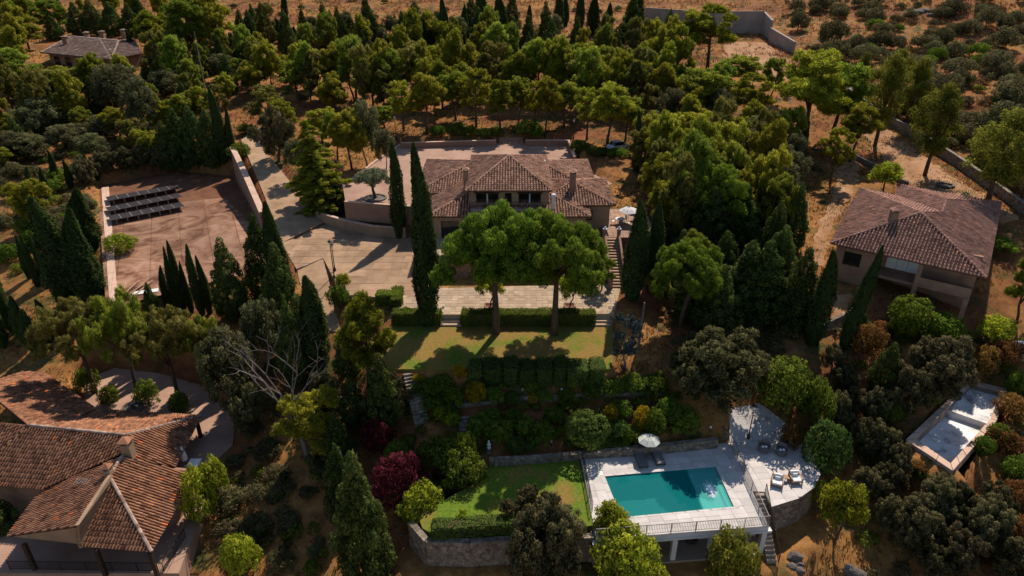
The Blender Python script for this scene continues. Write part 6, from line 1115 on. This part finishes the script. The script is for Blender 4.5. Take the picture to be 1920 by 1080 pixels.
hedge('hedge', q(738, 606, 5.0), q(828, 606, 5.0), 1.2, 4.9, 1.6, 'clipped hedge behind the very tall cypress', 'leaf_shrub'); hedge('hedge', q(708, 572, 5.2), q(752, 573, 5.2), 1.2, 5.2, 1.6, 'short clipped hedge at the plaza corner', 'leaf_shrub'); hedge('hedge', q(744, 585, 5.2), q(748, 560, 5.2), 1.1, 5.2, 1.55, 'hedge return between the plaza corner and tall cypress', 'leaf_shrub')
hedge('hedge', q(812, 1000, -.1), q(965, 990, -.1), 1.1, -.2, 1.1, 'low hedge along the front edge of the lower lawn'); hedge('hedge', q(1095, 842, .5), q(1180, 834, .5), .8, .4, .55, 'low bright hedge on the wall above the pool deck', 'leaf_shrub')
xs = [(880, 906), (908, 942), (945, 972), (974, 1004), (1006, 1036), (1038, 1060), (1062, 1102), (1104, 1132)]
for i, (x0, x1) in enumerate(xs): hedge('clipped_block', q(x0, 712, 3.7), q(x1 - 2, 712, 3.7), 2.0, 3.5, 1.9 + .15 * (i % 3), f'boxy clipped bush, {ordw(i) if i else "leftmost"}{" from the left" if i else ""} in the row below the upper lawn' if i < 7 else 'boxy clipped bush, rightmost in the row below the upper lawn', 'leaf_hedge', 'clipped blocks below the upper lawn')
# planting bed shrubs and small ones by the plaza
row('bush', 'small shrubs in the planting bed', 'in the bed beside the plaza', [(668, 408, 388, 30), (690, 412, 392, 28), (712, 414, 396, 26), (640, 404, 384, 30), (735, 416, 394, 26), (620, 398, 376, 36)], 'low shrub'); plant('light_tree', 646, 552, 512, 26, 'feathery young palm-like plant at the plaza edge'); plant('bush', 638, 575, 535, 40, 'dark shrub at the plaza corner above the path'); plant('bush', 762, 590, 575, 18, 'small shrub at the foot of the very tall cypress'); plant('bush', 452, 300, 268, 40, 'reddish green shrub at the top of the driveway wall'); plant('bush', 462, 250, 232, 30, 'shrub beside the top of the driveway'); plant('bush', 990, 258, 225, 50, 'round dark shrub behind the rear court, beside the wide steps')
row('bush', 'dark bushes along the back of the court', 'behind the rear court wall', [(855, 256, 230, 40), (880, 258, 236, 40), (910, 258, 240, 36), (930, 256, 238, 30), (1008, 258, 240, 26), (1085, 285, 262, 34), (1120, 290, 275, 40), (1160, 292, 278, 40), (820, 254, 236, 30)], 'dark low bush'); 
row('lime_bush', 'brush heap on the tennis court', 'on the tennis court', [(228, 475, 440, 56)], 'heap of cut green branches')

BANDS = {}
def band_labels():
    """plants of a mass are told apart by their band (front to rear) and their order in it"""
    for grp, L in BANDS.items():
        n = len(L); nb = max(1, math.ceil(n / 34)) if n > 12 else 1; nb = max(nb, 2 if n > 14 else 1); L.sort(key=lambda t: -t[2]); per = math.ceil(n / nb)
        for k in range(nb):
            bd = sorted(L[k * per:(k + 1) * per], key=lambda t: t[1]); nm = ['front', 'rear'][k] if nb == 2 else ['front', 'second', 'third', 'rear'][k] if nb == 4 else ['front', 'middle', 'rear'][k] if nb == 3 else None
            for i, (o, px, py) in enumerate(bd): o['label'] = f"{o['label']}, {ordw(i) + ' from the left' if i else 'leftmost'}" + (f" in the {nm} band" if nm else '')
# --- dense wood where single trees cannot be told apart from their neighbours
def wood(kind, poly, n, hr, asp, label, group, seed, mind):
    rg = random.Random(seed); P = np.array(poly, float); done = []
    for _ in range(n * 40):
        px, py = rg.uniform(P[:, 0].min(), P[:, 0].max()), rg.uniform(P[:, 1].min(), P[:, 1].max())
        if sdist(P, np.array([px]), np.array([py]))[0] > 0: continue
        if 50 < px < 300 and 50 < py < 185: continue
        x, y, z = ground(px, py)
        if any(math.hypot(x - a, y - b) < mind for a, b in done) or any(sdist(pp, np.array([x]), np.array([y]))[0] < 1.5 for pp, c_, b_ in PADS): continue
        done.append((x, y)); h = rg.uniform(*hr); BANDS.setdefault(group, []).append((plant_at(kind, x, y, z, h * rg.uniform(*asp), h, label, group), px, py))
        if len(done) >= n: break
GV = [(440, 95), (820, 110), (1250, 112), (1250, 225), (700, 222), (640, 215), (480, 165)]; TOPW = [(420, 62), (820, 62), (1250, 72), (1250, 118), (600, 118), (420, 100)]; ULW = [(0, 20), (440, 40), (440, 215), (200, 245), (0, 300)]
wood('pine', GV, 58, (7, 12.5), (.2, .29), 'pine within the dense grove', 'pines within the dense grove', 51, 4.2)
wood('conifer', TOPW, 40, (5, 12), (.2, .3), 'dark conifer behind the pine grove', 'conifers of the dark belt', 52, 3.5)
wood('grey_tree', TOPW, 26, (4, 8), (.26, .36), 'dull grey tree behind the grove', 'grey trees of the dark belt', 53, 4.0)
wood('pine', ULW, 50, (6, 12), (.2, .31), 'pine within the upper left woodland', 'pines within the upper left woodland', 54, 4.5)
wood('conifer', ULW, 26, (6, 10), (.22, .32), 'conifer within the upper left woodland', 'conifers within the upper left woodland', 55, 4.5)
wood('grey_tree', [(1200, 240), (1460, 240), (1490, 430), (1400, 470), (1230, 420)], 18, (5, 8), (.28, .36), 'dull tree beyond the villa patio', 'dull trees right of the villa', 56, 3.8)
wood('pine', [(1200, 160), (1440, 170), (1480, 330), (1380, 400), (1200, 330)], 18, (6, 9), (.28, .36), 'pine beyond the villa patio', 'pines within the wood right of the villa', 57, 4.5)
wood('conifer', [(1230, 420), (1470, 420), (1490, 640), (1400, 660), (1260, 580)], 16, (6, 10), (.24, .34), 'dark conifer on the shaded slope', 'conifers within the shaded slope', 58, 3.2)
wood('pine', [(1200, 330), (1440, 340), (1470, 470), (1260, 480)], 16, (8, 12), (.22, .3), 'tall pine on the shaded slope', 'tall pines within the shaded slope', 59, 3.8)
plant('conifer', 655, 705, 610, 58, 'dark conifer on the path side below the plaza'); plant('conifer', 668, 800, 705, 62, 'dark conifer beside the track left of the winding steps'); plant('oak', 742, 770, 705, 56, 'dark oak beside the winding garden steps'); plant('conifer', 640, 880, 770, 64, 'dark conifer above the lower track')
# --- open scrub: small plants nobody tells apart share one label
def scatter(kind, poly, n, wd, hf, label, group, seed, mind=0.0):
    rg = random.Random(seed); xs_ = [p[0] for p in poly]; ys_ = [p[1] for p in poly]; P = np.array(poly, float); done = []; tries = 0
    while len(done) < n and tries < n * 30:
        tries += 1; px, py = rg.uniform(min(xs_), max(xs_)), rg.uniform(min(ys_), max(ys_))
        if sdist(P, np.array([px]), np.array([py]))[0] > 0: continue
        x, y, z = ground(px, py)
        if any(sdist(pp, np.array([x]), np.array([y]))[0] < 0.5 for pp, c_, b_ in PADS): continue
        r = rg.uniform(*wd)
        if any(math.hypot(x - a, y - b) < mind * (r + c_) for a, b, c_ in done): continue
        done.append((x, y, r)); BANDS.setdefault(group, []).append((plant_at(kind, x, y, z, r, r * rg.uniform(*hf), label, group), px, py))
scatter('scrub', [(1460, 2), (1925, 2), (1925, 380), (1800, 300), (1600, 170), (1500, 95)], 100, (1.1, 3.4), (1.0, 1.8), 'scrub bush on the upper right hillside', 'scrub bushes on the upper right hillside', 5, .6)
scatter('bush', [(1460, 5), (1925, 5), (1925, 380), (1700, 240), (1500, 95)], 22, (1.0, 2.2), (1.0, 1.6), 'greener bush on the upper right hillside', 'green bushes on the upper right hillside', 6, .6)
scatter('scrub', [(430, 2), (1200, 2), (1200, 30), (430, 40)], 18, (1.0, 2.0), (1.0, 1.4), 'bush on the dry top hill', 'bushes on the dry hill along the top', 8, 1)
scatter('scrub', [(0, 210), (330, 230), (430, 260), (180, 310), (170, 420), (0, 480)], 50, (.9, 2.0), (1.0, 1.6), 'undergrowth bush in the left woodland', 'undergrowth bushes in the left woodland', 9, .5)
scatter('bush', [(0, 190), (330, 190), (430, 240), (180, 310), (170, 500), (0, 520)], 40, (.8, 1.8), (1.0, 1.6), 'green bush in the left woodland', 'green undergrowth in the left woodland', 10, .5)
scatter('scrub', [(430, 620), (600, 720), (650, 830), (620, 1078), (420, 1078), (420, 870), (450, 780)], 22, (.7, 1.5), (.8, 1.3), 'low bush below the dead tree', 'low bushes on the slope below the dead tree', 12, .7)
scatter('rust_bush', [(1540, 600), (1925, 640), (1925, 1078), (1620, 1078), (1560, 900)], 30, (.4, 1.0), (.7, 1.1), 'low rusty bush, lower right slope', 'low rusty bushes on the lower right slope', 16, .5)
def thicket(name, mat, polys, label, seed):
    """close undergrowth that reads as one mass: leaf puffs sown over the ground"""
    rg = random.Random(seed); pf = []
    for poly, n, (r0, r1) in polys:
        P = np.array(poly, float)
        for k in range(n * 4):
            px, py = rg.uniform(P[:, 0].min(), P[:, 0].max()), rg.uniform(P[:, 1].min(), P[:, 1].max())
            if sdist(P, np.array([px]), np.array([py]))[0] > 0: continue
            x, y, z = ground(px, py)
            if any(sdist(pp, np.array([x]), np.array([y]))[0] < 0.7 for pp, c_, b_ in PADS): continue
            r = rg.uniform(r0, r1); pf.append(((x, y, z + r * .25), r, .85)); n -= 1
            for q in range(2): pf.append(((x + rg.uniform(-1, 1) * r, y + rg.uniform(-1, 1) * r, z + r * rg.uniform(.1, .7)), r * rg.uniform(.4, .7), .9))
            if n <= 0: break
    c0 = np.array(pf[0][0]); me = crown_mesh(name, [(np.array(p[0]) - c0, p[1], p[2]) for p in pf], 52, .11, mat, .9, -.3, .6, .6); o = bpy.data.objects.new(name, me); COL.objects.link(o); o.location = c0; tag(o, label, None, None, 'stuff')
SH = [(1240, 400), (1490, 420), (1500, 640), (1460, 760), (1240, 620)]; DT = [(430, 640), (600, 720), (650, 830), (620, 1078), (420, 1078), (420, 870), (450, 780)]; RS = [(1560, 620), (1925, 620), (1925, 1078), (1620, 1078), (1580, 900)]; PV = [(1180, 160), (1480, 160), (1560, 330), (1350, 420), (1190, 380)]; DP = [(440, 110), (760, 110), (700, 330), (520, 300), (440, 200)]; GB = [(650, 640), (760, 700), (1260, 720), (1300, 800), (1100, 840), (900, 850), (760, 850), (690, 800)]; LW = [(0, 150), (330, 130), (430, 220), (180, 310), (170, 500), (0, 520)]
thicket('undergrowth', 'leaf_oak', [(SH, 60, (.6, 1.3)), (PV, 40, (.6, 1.2)), (DP, 40, (.6, 1.2)), (DT, 16, (.4, .8)), (LW, 50, (.7, 1.4))], 'dull green undergrowth beneath the trees on the slopes', 41)
thicket('green_undergrowth', 'leaf_shrub', [(GB, 70, (.4, .8)), (DT, 20, (.4, .8)), (LW, 40, (.6, 1.2)), (RS, 30, (.4, .9))], 'green undergrowth on the garden bank and lower slopes', 42)
HS = [(1460, 2), (1925, 2), (1925, 380), (1800, 300), (1600, 170), (1500, 95)]
thicket('hillside_scrub', 'leaf_brown', [(HS, 110, (.6, 1.5))], 'brown low scrub between the bushes of the upper right hillside', 44)
thicket('dry_undergrowth', 'leaf_grey', [(HS, 40, (.6, 1.4)), (RS, 50, (.4, .9)), (DT, 24, (.4, .8)), (SH, 20, (.5, 1.0))], 'grey dry undergrowth on the lower slopes', 43)
# --- dry grass and herbs: uncountable
def tufts(name, mat, poly, n, size, label, seed, yr=None):
    rg = np.random.default_rng(seed); P = np.array(poly, float); x = rg.uniform(P[:, 0].min(), P[:, 0].max(), n * 2); y = rg.uniform(P[:, 1].min(), P[:, 1].max(), n * 2); k = sdist(P, x, y) < 0
    cl = np.sin(x * .31 + 1.3 * np.sin(y * .23)) + np.sin(y * .37 + 1.1 * np.sin(x * .29)) + rg.normal(0, .8, len(x)); k &= cl > -.3
    for pp, c_, b_ in PADS: k &= sdist(pp, x, y) > 0.35
    x, y = x[k][:n], y[k][:n]; z = hgt(x, y); m_ = len(x); V = []; nb = 4
    for b_ in range(nb):
        a = rg.uniform(0, 6.28, m_); l = size * rg.uniform(.5, 1.3, m_); e = rg.uniform(.2, .9, m_); ox, oy = rg.normal(0, size * .4, m_), rg.normal(0, size * .4, m_); w_ = size * .16
        bx_, by_ = x + ox, y + oy; V.append(np.stack([np.stack([bx_ - np.sin(a) * w_, by_ + np.cos(a) * w_, z - .04], 1), np.stack([bx_ + np.sin(a) * w_, by_ - np.cos(a) * w_, z - .04], 1), np.stack([bx_ + np.cos(a) * l * e, by_ + np.sin(a) * l * e, z + l * (1.1 - .6 * e)], 1)], 1))
    V = np.concatenate(V).reshape(-1, 3); t = np.repeat(rg.random(len(V) // 3), 3); o = obj(name, V, np.arange(len(V)).reshape(-1, 3), mat, None, t, kind='stuff'); o['label'] = label
tufts('dry_grass', 'straw', [(-80, 24), (80, 24), (110, 130), (-110, 130)], 42000, .32, 'straw coloured dry grass over the open slopes', 31)
tufts('low_herbs', 'herb', [(-80, 24), (80, 24), (110, 130), (-110, 130)], 30000, .34, 'dull green low herbs over the slopes', 32)
def stones(name, poly, n, r, label, seed):
    rg = np.random.default_rng(seed); P = np.array(poly, float); x = rg.uniform(P[:, 0].min(), P[:, 0].max(), n); y = rg.uniform(P[:, 1].min(), P[:, 1].max(), n); k = sdist(P, x, y) < 0
    for pp, c_, b_ in PADS: k &= sdist(pp, x, y) > 0.5
    x, y = x[k], y[k]; z = hgt(x, y); O = np.array([(1, 0, 0), (0, 1, 0), (-1, 0, 0), (0, -1, 0), (0, 0, 1)], float); F = np.array([(0, 1, 4), (1, 2, 4), (2, 3, 4), (3, 0, 4)])
    s_ = r * rg.uniform(.4, 1.5, (len(x), 1, 1)) * rg.uniform(.6, 1.3, (len(x), 5, 3)) * np.array((1, 1, .6)); V = np.stack([x, y, z - .03], 1)[:, None] + O[None] * s_
    o = obj(name, V.reshape(-1, 3), (np.arange(len(x))[:, None, None] * 5 + F[None]).reshape(-1, 3), 'grey_bark', kind='stuff'); o['label'] = label
stones('loose_stones', [(40, 120), (150, 100), (200, 260), (60, 260)], 1500, .35, 'pale loose stones on the upper right hillside', 61); stones('pebbles', [(-60, 26), (60, 26), (70, 70), (-60, 70)], 1500, .13, 'small loose stones on the dry slopes', 62)
tufts('hill_grass', 'straw', [(-140, 130), (150, 130), (190, 290), (-190, 290)], 26000, .7, 'straw coloured dry grass on the far hillside', 33)

band_labels()
